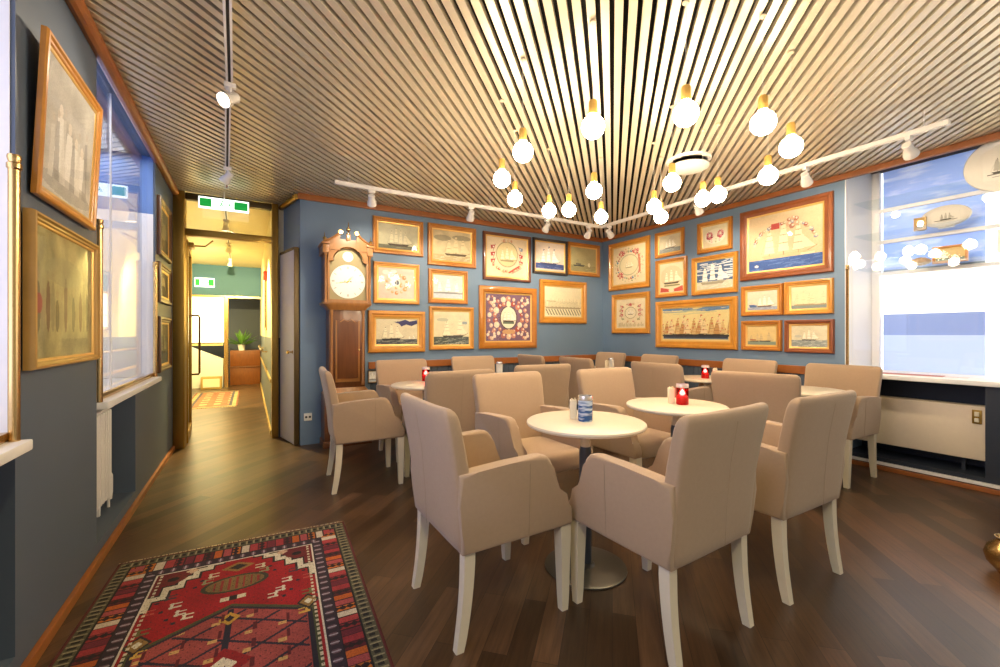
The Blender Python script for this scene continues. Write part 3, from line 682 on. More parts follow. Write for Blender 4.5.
back = [
 (1.228, 1.840, 2.140, 2.568, .050, F1, 'pale_four_master', 'gold-framed pale picture of a four-masted ship right of the clock hood, top row'),
 (1.234, 1.790, 1.553, 2.040, .045, F0, 'orange_emblem', 'framed picture with a dark round emblem among orange flowers, beside the clock face'),
 (1.174, 1.864, .976, 1.468, .078, F0, 'purple_cloud_ship', 'broad gold frame with a sailing ship under a dark purple cloud, beside the clock trunk'),
 (1.901, 2.567, 2.055, 2.575, .055, F1, 'sepia_storm_ship', 'sepia picture of a ship under dark clouds in an oak frame, top row'),
 (1.909, 2.446, 1.580, 2.008, .050, F1, 'pale_sails', 'framed picture of three pale white sails on whitish water, middle row'),
 (1.919, 2.533, .996, 1.540, .045, F0, 'grey_sea_brig', 'framed brig above rough grey-green sea, bottom row of the back wall'),
 (2.675, 3.436, 1.921, 2.566, .040, F2, 'oval_flags', 'dark red-brown frame with an oval ship scene between red flags'),
 (2.616, 3.542, .997, 1.838, .085, F1, 'mauve_medallion', 'large square picture with mauve ground, flowers and a white ship medallion'),
 (3.479, 4.099, 2.061, 2.574, .035, F3, 'blue_sail_clipper', 'black-framed clipper on a strip of dark blue sea, top row'),
 (4.112, 4.748, 2.083, 2.580, .050, F1, 'olive_steamer', 'small olive-green seascape with a dark steamer next to the room corner'),
 (3.594, 4.477, 1.352, 1.984, .080, F0, 'fleet_stripes', 'pale picture of a faint fleet above a row of diagonal dark stripes'),
]
for x0, x1, z0, z1, fw, fm, key, lb in back:
    picture('framed_picture', lb, x1-x0, z1-z0, ((x0+x1)/2, YB, (z0+z1)/2), 0, fw, fm, key, GB, depth=.035, dished=key == 'mauve_medallion')
right = [
 (4.885, 4.102, 1.854, 2.574, .065, F0, 'wreath_roses', 'framed ship wreath with red roses, upper one nearest the corner'),
 (4.819, 4.105, 1.200, 1.790, .065, F0, 'wreath_banners', 'framed ship medallion between red banners, lower one nearest the corner'),
 (4.006, 3.557, 2.226, 2.572, .040, F1, 'small_grey_ship', 'small framed grey ship above the picture with red drapes'),
 (3.998, 3.514, 1.684, 2.194, .042, F1, 'red_drapes_ship', 'framed picture of a pale ship above red drapes'),
 (3.998, 2.857, 1.011, 1.630, .085, F0, 'grand_fleet', 'wide framed picture of a crowded fleet on dark water'),
 (3.362, 2.919, 2.184, 2.560, .042, F1, 'two_bouquets', 'small framed picture of two red flower bunches'),
 (3.441, 2.855, 1.676, 2.144, .045, F0, 'white_ship_blue_sky', 'framed white ship against a streaky dark blue sky'),
 (2.825, 1.924, 1.792, 2.566, .075, F4, 'great_flagship', 'largest picture, big flagship over blue sea in a red-brown frame'),
 (2.812, 2.371, 1.395, 1.728, .045, F1, 'blue_hull_brig', 'small framed brig with a blue hull shape, left under the largest picture'),
 (2.358, 1.924, 1.392, 1.734, .042, F0, 'twin_barques', 'small framed pair of pale barques on a grey sea, right under the largest picture'),
 (2.810, 2.385, 1.014, 1.341, .045, F1, 'dark_steamer', 'small framed dark steamer on ochre ground, lowest row'),
 (2.357, 1.919, 1.006, 1.339, .042, F4, 'grey_wave_frigate', 'small framed frigate on grey waves, lowest and nearest the window'),
]
for y1, y0, z0, z1, fw, fm, key, lb in right:
    picture('framed_picture', lb, y1-y0, z1-z0, (XR, min((y0+y1)/2, 4.99-(y1-y0)/2), (z0+z1)/2), -PI/2, fw, fm, key, GR, depth=.035)
GL = 'framed pictures on the left wall'
picture('framed_picture', 'large tilted oak-framed print of white figures, upper picture on the left pier', .665, .61, (XL+.024, 2.505, 2.012), PI/2, .036, F0, 'white_figures', GL, tilt=.045, depth=.022, liner=.012)
picture('framed_picture', 'thin gold-framed olive tapestry picture, lower one on the left pier', .765, .57, (XL+.006, 2.508, 1.355), PI/2, .026, F5, 'olive_tapestry', GL, depth=.032, liner=.010)
for z0, z1, k, l in ((1.88, 2.39, 'dark_print_landscape', 'topmost of the three dark frames beside the brass door jamb'), (1.47, 1.82, 'dark_print_portrait', 'middle of the three dark frames beside the brass door jamb'), (.86, 1.35, 'dark_print_harbour', 'lowest of the three dark frames beside the brass door jamb')):
    picture('framed_picture', l, .62, z1-z0, (XL, 4.95, (z0+z1)/2), PI/2, .05, F6, k, GL, depth=.03)
picture('framed_picture', 'small pale framed notice on the wall between clock and chair', .11, .15, (1.225, YB-.012, .70), 0, .012, F3, 'pale_sails', GB, liner=.004, depth=.015)

# ---------------------------------------------------------------- longcase clock
def clock():
    t = thing('grandfather_clock', 'tall mahogany longcase clock with round white dial and swan-neck pediment', 'clock', (.905, YB-.15, 0))
    D = .12                                                  # half depth; front faces -y
    bm = new(); box(bm, (-.25, -D-.01, 0), (.25, D+.02, .07), .008); box(bm, (-.235, -D, .07), (.235, D+.02, .56), .008); box(bm, (-.15, -D-.008, .15), (.15, -D, .48), .004); obj('base', bm, mahog, t)
    bm = new(); rings(bm, [rbox_ring(0, .01, .24-.05*k, D+.015-.02*k, .56+.06*k, 4, 10) for k in (0, .3, .7, 1)]); obj('waist_moulding', bm, mahog_l, t)
    bm = new(); box(bm, (-.185, -D+.03, .6), (.185, D+.02, 1.47), .004); obj('trunk', bm, mahog, t)
    # trunk door with a shaped top
    P = [(-.125, .68), (.125, .68), (.125, 1.30)]
    for k in range(13):
        a_ = k/12; P.append((.125-.25*a_, 1.33+.016*math.cos(a_*PI*6)+.012*math.sin(a_*PI)))
    P.append((-.125, 1.30))
    bm = new(); prism(bm, P, -D+.012, -D+.03, .003); d = obj('trunk_door', bm, mahog_l, t)
    bm = new(); prism(bm, [(x*.86, .72+(z-.68)*.93) for x, z in P], -D+.004, -D+.012, .003); obj('door_panel', bm, mahog, d)
    bm = new(); lathe(bm, [(0, 0), (.009, 0), (.009, .012), (0, .014)], (0, 0, 0), 10, Matrix.Translation((.115, -D+.012, 1.02)) @ Matrix.Rotation(PI/2, 4, 'X')); obj('keyhole_plate', bm, brass, d)
    for s in (-1, 1):
        bm = new(); lathe(bm, [(0, .64), (.016, .64), (.018, .67), (.013, .69), (.013, 1.40), (.018, 1.42), (.018, 1.45), (0, 1.45)], (s*.162, -D+.03, 0), 14); obj('quarter_column', bm, mahog_l, t)
    bm = new(); rings(bm, [rbox_ring(0, .01, hx, hy, z, 4, 10) for hx, hy, z in ((.19, D, 1.45), (.215, D+.01, 1.48), (.255, D+.03, 1.51), (.255, D+.03, 1.53))]); obj('hood_moulding', bm, mahog_l, t)
    # hood body: sides, back, top; the front is an arched door
    hz0, hz1 = 1.53, 2.10
    bm = new(); box(bm, (-.23, -D+.01, hz0), (-.205, D+.02, hz1), .003); box(bm, (.205, -D+.01, hz0), (.23, D+.02, hz1), .003); box(bm, (-.205, D, hz0), (.205, D+.02, 2.1)); box(bm, (-.23, -D+.01, 2.15), (.23, D+.02, 2.165)); obj('hood', bm, mahog, t)
    # arched front: outline ring between arch opening and outer board
    bm = new(); n = 20; inner = [(-.188, hz0+.03)]; outer = [(-.208, hz0)]
    sp = 1.965; ra = .15
    inner += [(-.188, sp-.01)]; outer += [(-.208, sp)]
    for k in range(n+1):
        a_ = PI-PI*k/n; inner.append((ra*math.cos(a_), sp+ra*math.sin(a_)*1.0)); outer.append((.206*math.cos(a_)*1.0, min(2.145, sp+.26*math.sin(a_)**.5)))
    inner += [(.188, sp-.01), (.188, hz0+.03)]; outer += [(.208, sp), (.208, hz0)]
    inner.append(inner[0]); outer.append(outer[0])
    for (i0, o0), (i1, o1) in zip(zip(inner, outer), list(zip(inner, outer))[1:]):
        v = [bm.verts.new((p_[0], y, p_[1])) for y in (-D-.022, -D-.0) for p_ in (i0, i1, o1, o0)]
        for q in ((0, 1, 2, 3), (7, 6, 5, 4), (0, 4, 5, 1), (2, 6, 7, 3)): bm.faces.new([v[i] for i in q])
    bmesh.ops.remove_doubles(bm, verts=bm.verts, dist=1e-5); fd = obj('hood_door', bm, mahog_l, t, 30)
    bm = new(); prev = None
    pts = [(x, -D-.024, z) for x, z in inner[1:-2]]
    tube(bm, [(x, y, z) for x, y, z in pts], .006, 6); obj('arch_bead', bm, brass, fd)
    # dial plate
    P = [(-.192, hz0+.02), (.192, hz0+.02), (.192, sp-.005)]+[(ra*1.02*math.cos(PI*k/16), sp+ra*1.02*math.sin(PI*k/16)) for k in range(17)]+[(-.192, sp-.005)]
    bm = new(); prism(bm, P, -D+.012, -D+.018); dp = obj('dial_plate', bm, mat('aged_dial_brass', '#a3946c', .5, .2), t)
    Mx = lambda z, y: Matrix.Translation((0, y, z)) @ Matrix.Rotation(PI/2, 4, 'X')
    cz = hz0+.225
    bm = new(); lathe(bm, [(0, 0), (.18, 0), (.18, .004), (0, .005)], (0, 0, 0), 48, Mx(cz, -D+.012)); obj('dial_face', bm, ivory, dp)
    bm = new(); lathe(bm, [(0, 0), (.05, 0), (.055, .004), (0, .006)], (0, 0, 0), 24, Mx(sp+.055, -D+.012)); obj('moon_disc', bm, ivory, dp)
    bm = new()
    for k in range(12):
        M = Mx(cz, -D+.0065) @ Matrix.Rotation(2*PI*k/12, 4, 'Z'); box(bm, (-.003, .135, 0), (.003, .160, .001), 0, 2, M)
        if k % 3 == 0: box(bm, (0.007, .135, 0), (.009, .160, .001), 0, 2, M); box(bm, (-.009, .135, 0), (-.007, .160, .001), 0, 2, M)
    for k in range(60): box(bm, (-.001, .166, 0), (.001, .172, .001), 0, 2, Mx(cz, -D+.0065) @ Matrix.Rotation(2*PI*k/60, 4, 'Z'))
    obj('numeral_ring', bm, mat('grey_dial_marks', '#9a9282', .5), dp, 0)
    for L_, a_, w_ in ((.075, math.radians(-40), .006), (.125, math.radians(100), .004)):
        bm = new(); M = Mx(cz, -D+.002) @ Matrix.Rotation(a_, 4, 'Z'); box(bm, (-w_, -.02, 0), (w_, L_*.7, .001), 0, 2, M); box(bm, (-w_*.5, L_*.7, 0), (w_*.5, L_, .001), 0, 2, M); obj('clock_hand', bm, brass, dp, 0)
    bm = new()
    for s in (-.03, .03): lathe(bm, [(0, 0), (.007, 0), (.007, .002), (0, .002)], (s, .0, 0), 10, Mx(cz-.0, -D+.006))
    obj('winding_hole', bm, black_m, dp)
    # hood columns, entablature, swan necks, finials
    for s in (-1, 1):
        bm = new(); lathe(bm, [(0, hz0), (.018, hz0), (.018, hz0+.02), (.011, hz0+.03), (.013, hz0+.2), (.010, sp+.05), (.017, sp+.06), (.017, sp+.075), (0, sp+.075)], (s*.225, -D-.01, 0), 14); obj('hood_column', bm, mahog_l, t)
        bm = new(); box(bm, (s*.225-.03, -D-.035, sp+.075), (s*.225+.03, D+.02, 2.13), .004); box(bm, (s*.228-.04, -D-.048, 2.13), (s*.228+.04, D+.02, 2.155), .006); obj('entablature', bm, mahog_l, t)
        # swan neck
        bm = new(); c = []; up = []
        for k in range(15):
            q = k/14; x = s*(.25-.165*q); z = 2.15+.105*(q**1.9); c.append((x, z)); 
        up = [(x, z+.024) for x, z in c]
        poly = [(x, max(2.12, z-.05)) for x, z in c]+up[::-1]
        low = [(x, 2.08 if abs(x) < .2 else 2.12) for x, z in c]
        for k in range(14):
            qd = [low[k], low[k+1], up[k+1], up[k]]
            v = [bm.verts.new((px_, y, pz_)) for y in (-D-.03, -D-.006) for px_, pz_ in qd]
            for q in ((0, 1, 2, 3), (7, 6, 5, 4), (0, 4, 5, 1), (2, 6, 7, 3)): bm.faces.new([v[i] for i in q])
        bmesh.ops.remove_doubles(bm, verts=bm.verts, dist=1e-5)
        tube(bm, [(x, -D-.035, z+.018) for x, z in c], .011, 8)
        sn = obj('swan_neck', bm, mahog_l, t, 40)
        bm = new(); lathe(bm, [(0, 0), (.026, 0), (.03, .006), (.022, .012), (.01, .012), (.008, .018), (0, .018)], (0, 0, 0), 18, Matrix.Translation((s*.082, -D-.034, 2.268)) @ Matrix.Rotation(PI/2, 4, 'X')); obj('rosette', bm, brass, sn)
    fin = [(0, 0), (.018, 0), (.018, .012), (.008, .018), (.006, .03), (.022, .042), (.024, .055), (.016, .068), (.006, .075), (.004, .12), (0, .135)]
    bm = new(); box(bm, (-.022, -D-.03, 2.19), (.022, -D+.0, 2.255), .003); box(bm, (-.09, -D-.012, 2.10), (.09, -D+.012, 2.2)); obj('pedestal', bm, mahog_l, t)
    bm = new(); lathe(bm, fin, (0, -D-.015, 2.255), 16); obj('finial', bm, brass, t)
    for s in (-1, 1):
        bm = new(); lathe(bm, [(r*.8, z*.75) for r, z in fin], (s*.235, -D-.01, 2.155), 16); obj('finial', bm, brass_dull, t)
clock()

# outlet on the return wall
t = thing('wall_outlet', 'small white double socket low on the wall left of the clock', 'outlet', (.54, YB, .30))
bm = new(); box(bm, (-.04, -.012, -.04), (.04, 0, .04), .004); obj('cover_plate', bm, ivory, t)
bm = new()
for s in (-.018, .018): lathe(bm, [(0, 0), (.012, 0), (.012, .002), (0, .002)], (0, 0, 0), 14, Matrix.Translation((s, -.012, 0)) @ Matrix.Rotation(PI/2, 4, 'X'))
obj('socket_hole', bm, mat('dark_socket', '#3a3834', .5), t)

# ---------------------------------------------------------------- chairs
def arm_profile():
    P = [(-.255, .368), (.255, .374), (.266, .384), (.268, .42), (.262, .452)]
    P += [(.240, .474), (.212, .505), (.190, .545), (.172, .590), (.156, .640), (.142, .672), (.122, .692), (.09, .699)]
    P += [(-.06, .690), (-.20, .680), (-.275, .675)]
    P += [(-.272, .55), (-.262, .45)]
    return P
def make_chair(label):
    t = thing('armchair', label, 'chair')
    # backrest: stacked rounded sections, leaning and slightly curved in plan
    bm = new(); rs = []
    zs = [.368, .38, .42, .50, .58, .66, .74, .82, .87, .894, .909, .919, .922]
    ins = {.368: .018, .38: .004, .894: .003, .909: .010, .919: .022, .922: .034}
    for z in zs:
        f = (z-.37)/.558
        xo = -.268-.012*f-.060*f*f; th = .088-.026*f; hw = .262+.022*f
        i_ = ins.get(z, 0); ring = []
        for x, y, zz in rbox_ring(xo+th/2, 0, max(th/2-i_*.7, .006), hw-i_, z, 10, 7):
            x -= .020*f*(1-(y/hw)**2); ring.append((x, y, zz))
        rs.append(ring)
    rings(bm, rs); obj('backrest', bm, fabric, t, 60)
    for s in (-1, 1):
        bm = new(); prism(bm, arm_profile(), s*.214, s*.278, .02, 4)
        for v in bm.verts:                        # arms lean outward a little towards the top
            v.co.y += s*.012*max(0, (v.co.z-.4)/.3)
        obj('armrest', bm, fabric, t, 50)
        bm = new(); tube(bm, [(.035, s*.2785, .385), (.035, s*.2855, .55), (.035, s*.2905, .675)], .0009, 5); obj('arm_seam', bm, seam_m, t)
    bm = new(); tube(bm, [(-.2965-.0, 0, .40), (-.303-.0, 0, .55), (-.318, 0, .72), (-.345, 0, .88)], .0006, 5); obj('back_seam', bm, seam_m, t)
    bm = new(); rs = []
    for z, i_ in ((.366, .012), (.374, .0), (.40, 0), (.44, 0), (.462, .006), (.474, .02), (.480, .05), (.483, .10)):
        rs.append(rbox_ring(.03, 0, .235-i_, .216-i_*.9, z, 8, 9))
    rings(bm, rs); obj('seat', bm, fabric, t, 60)
    bm = new(); box(bm, (-.20, -.20, .360), (.225, .20, .37)); obj('seat_base', bm, under_m, t, 0)
    for sx in (-1, 1):
        for s in (-1, 1):
            bm = new(); rs = []
            for k in range(9):
                f = k/8; z = .38*(1-f); hw = (.027-.010*f if sx > 0 else .023-.006*f)
                x = (.236+.004*f) if sx > 0 else (-.222-.038*f*f)
                rs.append([(x-hw, s*.240-hw, z), (x+hw, s*.240-hw, z), (x+hw, s*.240+hw, z), (x-hw, s*.240+hw, z)])
            rings(bm, rs); 
            bmesh.ops.bevel(bm, geom=[e for e in bm.edges if abs(e.verts[0].co.z-e.verts[1].co.z) > .01], offset=.003, segments=1, affect='EDGES')
            obj('leg', bm, leg_m, t, 30)
    return t
chairs = [
 (.94, 1.715, 0, 'beige armchair in left foreground, seen from its side, by the blue candle table'),
 (1.520, 1.255, 93, 'beige armchair in the centre foreground with its back to us'),
 (2.31, 1.26, 90, 'beige armchair with back turned, right foreground, at the red candle table'),
 (1.59, 2.29, -88, 'beige armchair facing us behind the blue candle table'),
 (2.45, 2.23, -90, 'beige armchair facing us behind the red candle table, left of the dark back'),
 (1.38, 3.26, 91, 'beige armchair showing its back, directly behind the left foreground chair'),
 (.82, 3.62, -4, 'beige armchair in profile in front of the tall clock'),
 (1.42, 4.18, -86, 'beige armchair facing us beside the clock, beneath the purple cloud picture'),
 (2.35, 4.41, -93, 'beige armchair facing us beneath the mauve medallion picture, behind a small table'),
 (2.33, 3.44, 82, 'beige armchair seen from behind in the middle of the room'),
 (3.47, 4.64, 0, 'beige armchair side-on by the back wall rail, only its slanted back top visible'),
 (3.57, 3.86, 0, 'beige armchair with low visible back just in front of the corner chair'),
 (4.29, 4.62, 180, 'beige armchair in the far corner of the room'),
 (4.31, 3.77, 180, 'beige armchair at the right wall beneath the picture of the crowded fleet'),
 (3.64, 2.79, 2, 'beige armchair back left of the rear red candle'),
 (3.40, 1.82, 17, 'dark-looking beige armchair back right of the front red candle'),
 (4.33, 2.62, 180, 'beige armchair at the right wall beneath the small steamer picture'),
 (4.25, 1.755, 180, 'beige armchair next to the cream radiator at the right window'),
]
proto = None
for x, y, a_, lb in chairs:
    if proto is None:
        proto = make_chair(lb); proto['group'] = 'beige armchairs around the tables'; proto.location = (x, y, 0); proto.rotation_euler = (0, 0, math.radians(a_))
    else: dup(proto, (x, y, 0), math.radians(a_), lb)

# ---------------------------------------------------------------- tables
def make_table(label):
    t = thing('round_table', label, 'table', group='round white cafe tables')
    bm = new(); lathe(bm, [(0, .727), (.285, .727), (.297, .731), (.302, .740), (.300, .748), (.294, .752), (0, .752)], n=64); obj('tabletop', bm, top_m, t)
    bm = new(); lathe(bm, [(0, .0), (.20, .0), (.208, .004), (.207, .009), (.19, .012), (.05, .016), (.04, .03), (0, .03)], n=48); obj('base_plate', bm, steel, t)
    bm = new(); lathe(bm, [(0, .02), (.031, .02), (.031, .60), (.026, .62), (0, .62)], n=24); obj('column', bm, steel_dark, t)
    bm = new(); lathe(bm, [(0, .61), (.024, .61), (.024, .68), (.05, .715), (.10, .723), (.10, .727), (0, .727)], n=24); obj('collar', bm, leg_m, t)
    return t
tables = [
 (1.49, 1.68, 'round white table in the foreground carrying the blue candle'),
 (2.33, 1.78, 'round white table carrying the bright red candle'),
 (1.36, 3.65, 'round white table by the tall clock, partly hidden by chairs'),
 (3.985, 2.68, 'round white table beneath the crowded fleet and steamer pictures, with red candle'),
 (3.83, 1.74, 'round white table in front of the chair by the radiator'),
 (2.37, 3.97, 'round white table hidden between chairs near the mauve medallion picture'),
 (3.94, 3.86, 'round white table hidden behind the centre chairs at the right wall'),
 (3.88, 4.62, 'round white table hidden near the far corner'),
]
tp = None
for x, y, lb in tables:
    if tp is None: tp = make_table(lb); tp.location = (x, y, 0)
    else: dup(tp, (x, y, 0), 0, lb)

TZ = .752
def candle(label, x, y, kind):
    t = thing('candle_jar', label, 'candle', (x, y, TZ), 0)
    colr = {'blue': ('#2f5796', '#9fb8dc'), 'red': ('#c31626', '#ff5a3a'), 'clear': ('#dfe4e6', '#f4ead0')}[kind]
    bm = new(); lathe(bm, [(0, 0), (.034, 0), (.037, .004), (.037, .105), (.034, .108), (0, .108)], n=28)
    if kind == 'blue':
        m = bpy.data.materials.get('blue_waves')
        if not m:
            m = bpy.data.materials.new('blue_waves'); m.use_nodes = True; nt = m.node_tree; b_ = nt.nodes['Principled BSDF']
            tc = nt.nodes.new('ShaderNodeTexCoord'); mp = nt.nodes.new('ShaderNodeMapping'); mp.inputs['Scale'].default_value = (12, 12, 55)
            n = nt.nodes.new('ShaderNodeTexNoise'); n.inputs['Scale'].default_value = 1.0; n.inputs['Detail'].default_value = 2
            r = nt.nodes.new('ShaderNodeValToRGB'); r.color_ramp.elements[0].position = .46; r.color_ramp.elements[0].color = lin('#24508f'); r.color_ramp.elements[1].position = .64; r.color_ramp.elements[1].color = lin('#c4d4ea')
            nt.links.new(tc.outputs['Object'], mp.inputs[0]); nt.links.new(mp.outputs[0], n.inputs[0]); nt.links.new(n.outputs[0], r.inputs[0]); nt.links.new(r.outputs[0], b_.inputs['Base Color']); b_.inputs['Roughness'].default_value = .2
    elif kind == 'red':
        m = glass_mat('red_candle_glass', (.80, .035, .05), .05, mul=.8)
    elif kind == 'x': pass
    else: m = mat('milky_glass', '#f2eee6', .12, trans=.3)
    m_j = obj('jar', bm, m, t, 40)
    bm = new(); lathe(bm, [(.033, .108), (.038, .108), (.038, .118), (.036, .13), (.033, .13), (.032, .118), (.033, .108)], n=28); obj('rim', bm, mat('silver_rim', '#d8d2c8', .25, .7) if kind != 'red' else mat('pink_rim', '#e8cfc6', .25, .3), t, 40)
    if kind == 'red':
        bm = new(); lathe(bm, [(0, .003), (.033, .003), (.033, .05), (.030, .054), (0, .052)], n=24); obj('wax', bm, mat('red_wax', '#d8606a', .5), t, 40)
        bm = new()
        for a_ in (0,):
            rs = [rbox_ring(0, 0, r, r, z, 3, 2) for r, z in ((.001, .056), (.014, .062), (.018, .070), (.012, .084), (.001, .1))]
        rings(bm, [[(x-.0, y-.0, z) for x, y, z in r] for r in rs])
        o = obj('flame', bm, bpy.data.materials.get('flame_glow') or emis('flame_glow', '#ffb890', 30), t, 40)
    return t
def card_box(label, x, y, rz):
    t = thing('menu_holder', label, 'menu holder', (x, y, TZ), rz, 'small cream card holders')
    bm = new(); box(bm, (-.02, -.018, 0), (.02, .018, .10), .004); obj('holder_body', bm, mat('cream_card', '#e6d8bc', .5), t)
    bm = new(); box(bm, (-.015, -.012, .10), (.015, -.006, .108)); box(bm, (-.015, .004, .10), (.015, .010, .106)); obj('cards', bm, mat('paper_cards', '#d8c9a6', .6), t, 0)
candle('blue wave-patterned candle jar on the foreground table', 1.485, 1.675, 'blue')
candle('brightly lit red candle jar on the table behind the foreground chair', 2.36, 1.755, 'red')
candle('rear red candle jar beneath the crowded fleet picture', 3.93, 2.66, 'red')
candle('small red candle jar on the table beside the clock', 1.44, 3.86, 'red')
candle('clear candle jar beneath the mauve medallion picture', 2.41, 4.14, 'clear')
candle('clear candle jar in front of the far corner chair', 4.06, 4.08, 'clear')
candle('clear candle jar whose rim just shows over a rear chair back', 3.77, 4.60, 'clear')
card_box('cream card holder behind the blue candle jar', 1.468, 1.75, .9)
card_box('cream card holder left of the brightly lit red candle jar', 2.335, 1.82, .9)
card_box('cream card holder right of the rear red candle jar', 4.0, 2.60, .4)
card_box('cream card holder left of the clear candle in front of the far corner chair', 3.98, 4.08, .4)

# ---------------------------------------------------------------- rugs
def rug_raster():
    w, L = 1.10, 2.0
    R = Ras(w, L, '#9c1a1e', 520)
    X = R.U*w; Y = (1-R.V)*L; rr = np.random.RandomState(3)            # Y = distance from the far end
    e = np.minimum(np.minimum(X, w-X), np.minimum(Y*.9, (L-Y)*.9))
    side = (np.minimum(X, w-X) < np.minimum(Y*.9, (L-Y)*.9))
    s = np.where(side, Y, X)
    def P(m, c, k=1): R.put(m, c, k)
    P(e < .012, '#5a2420')
    b = (e >= .012) & (e < .062); P(b, '#55503a'); P(b & (np.mod(s, .034) < .017) & (np.abs(e-.037) < .012), '#1f1c18'); P(b & (np.mod(s+.009, .034) < .008) & (np.abs(e-.037) < .02), '#938765')
    P((e >= .062) & (e < .068), '#1d1917')
    b = (e >= .068) & (e < .145); k = np.floor(s/.042).astype(int)
    pal = ['#8f2a2a', '#b5591e', '#a83a3a', '#5c1c22', '#c9b8a0', '#9c3034', '#bf6a22', '#6e2430', '#a34848']
    for i, c in enumerate(pal): P(b & (np.mod(k*7+3, len(pal)) == i), c)
    zig = np.abs(np.mod(s, .042)-.021) < .004+.012*np.abs(np.mod(e, .03)-.015)/.015; P(b & zig & (np.mod(k, 3) == 0), '#2a1a1c'); P(b & (np.mod(s, .042) < .006), '#3a1a1e')
    P((e >= .145) & (e < .150), '#201a1c')
    b = (e >= .150) & (e < .200); P(b, '#33262e'); q = (np.mod(s, .05) < .022) & (np.abs(e-.175) < .012); P(b & q, '#6a4a52'); P(b & (np.abs(np.mod(s, .05)-.011) < .004) & (np.abs(e-.175) < .016), '#a89aa0')
    P((e >= .200) & (e < .207), '#d8cdb8'); 
    f = e >= .207
    P(f, '#9a161b')
    fx = X-w/2; fy = Y
    # stepped cream corners framing a point toward the far end
    def far(d, g=0):
        ax = np.abs(fx)-d; st = np.floor((ax-.05)/.052)*.052+.05
        return f & (ax > .06) & (fy+d*1.2 < .25+.36*np.clip((st-.05)/.29, 0, 1)**1.3)
    for d, c_ in ((0, '#2a2620'), (.010, '#d3c8ae'), (.038, '#2a2420'), (.046, '#6d1c20')): P(far(d), c_)
    # dark red motif in the corners
    P(f & (np.hypot((np.abs(fx)-.27)/1.2, fy-.30) < .045), '#6b2420'); P(f & (np.hypot((np.abs(fx)-.27)/1.2, fy-.30) < .02), '#1f1a18')
    P(f & (np.abs(np.abs(fx)-.2)+np.abs(fy-.25) < .03), '#c9a888')
    # far small medallion and urn
    P(f & (np.abs(fx)/1.5+np.abs(fy-.31) < .05), '#8f6a34'); P(f & (np.abs(fx)/1.5+np.abs(fy-.31) < .028), '#2b2420')
    P(f & ((fx/.14)**2+((fy-.47)/.075)**2 < 1), '#3d3a26'); P(f & ((fx/.12)**2+((fy-.47)/.062)**2 < 1), '#7a6238'); P(f & (np.mod(fx, .03) < .01) & ((fx/.11)**2+((fy-.47)/.055)**2 < 1), '#8f3328')
    P(f & (np.abs(fx) < .05) & (np.abs(fy-.60) < .015), '#cbbf9c'); P(f & (np.abs(fx) < .014) & (np.abs(fy-.60) < .02), '#26201c')
    # central great hexagon in pinkish lattice
    for c_, g in (('#4a4a2c', .0), ('#2a2430', .02), ('#9c4640', .036)):
        P(f & (np.abs(fx) < .33-g) & (np.abs(fy-1.05)+np.abs(fx)*.55 < .40-g), c_)
    hx = f & (np.abs(fx) < .29) & (np.abs(fy-1.05)+np.abs(fx)*.55 < .36)
    lat = (np.minimum(np.mod(fy-1.05+fx*.6, .15), np.mod(fy-1.05-fx*.6, .15)) < .014); P(hx & lat, '#262432')
    P(hx & (np.abs(fx) < .012), '#262432')
    P(hx & (np.abs(fx)/.9+np.abs(fy-.76) < .045), '#c89a3a'); P(hx & (np.abs(fx)/.9+np.abs(fy-.76) < .022), '#26202a')
    P(hx & (np.abs(fx)+np.abs(fy-1.05) < .10), '#8d1a1e'); P(hx & (np.abs(fx)+np.abs(fy-1.05) < .05), '#d8ceb4')
    # scattered small figures
    for sx in (-1, 1):
        for (x_, y_, c_) in ((.22, .55, '#cfc6b0'), (.19, .62, '#cfc6b0'), (.25, .47, '#3a3238'), (.16, .66, '#d8ceb4'), (.30, .70, '#6a6236'), (.28, .84, '#d0a648'), (.12, .40, '#8a8a60'), (.31, .56, '#b0483c'), (.10, .35, '#cbbf9c')):
            x_ *= sx
            a_ = f & (np.abs(fx-x_) < .022) & (np.abs(fy-y_) < .022)
            P(a_ & ((np.abs(fx-x_-.012*sx) < .006) | (np.abs(fy-y_-.014) < .006) | (np.abs(fy-y_+.014) < .004)), c_)
            P(f & (np.hypot(fx-x_-.045*sx, fy-y_-.03) < .009), '#26242c')
        P(f & (np.abs(fx-sx*.30)/.8+np.abs(fy-.78) < .06), '#2a2622'); P(f & (np.abs(fx-sx*.30)/.8+np.abs(fy-.78) < .045), '#8e6c38'); P(f & (np.abs(fx-sx*.30)/.8+np.abs(fy-.78) < .022), '#d8ceb4')
        P(f & (np.abs(fx-sx*.325) < .004) & (np.mod(fy, .03) < .016), '#cbbfa0')
    P(hx & (np.mod(fx+.06, .12) < .03) & (np.mod(fy, .11) < .02), '#c9a060'); P(hx & (np.mod(fx+.03, .12) < .012) & (np.mod(fy+.05, .11) < .05), '#5a1c22')
    P(f & (np.sin(fx*170)*np.sin(fy*150) > .93), '#3a2226')
    R.a *= (1+.45*(rr.rand(*R.a.shape[:2])-.5))[..., None]*.85; R.grain(.25, 44, 9, 14)
    return R, w, L
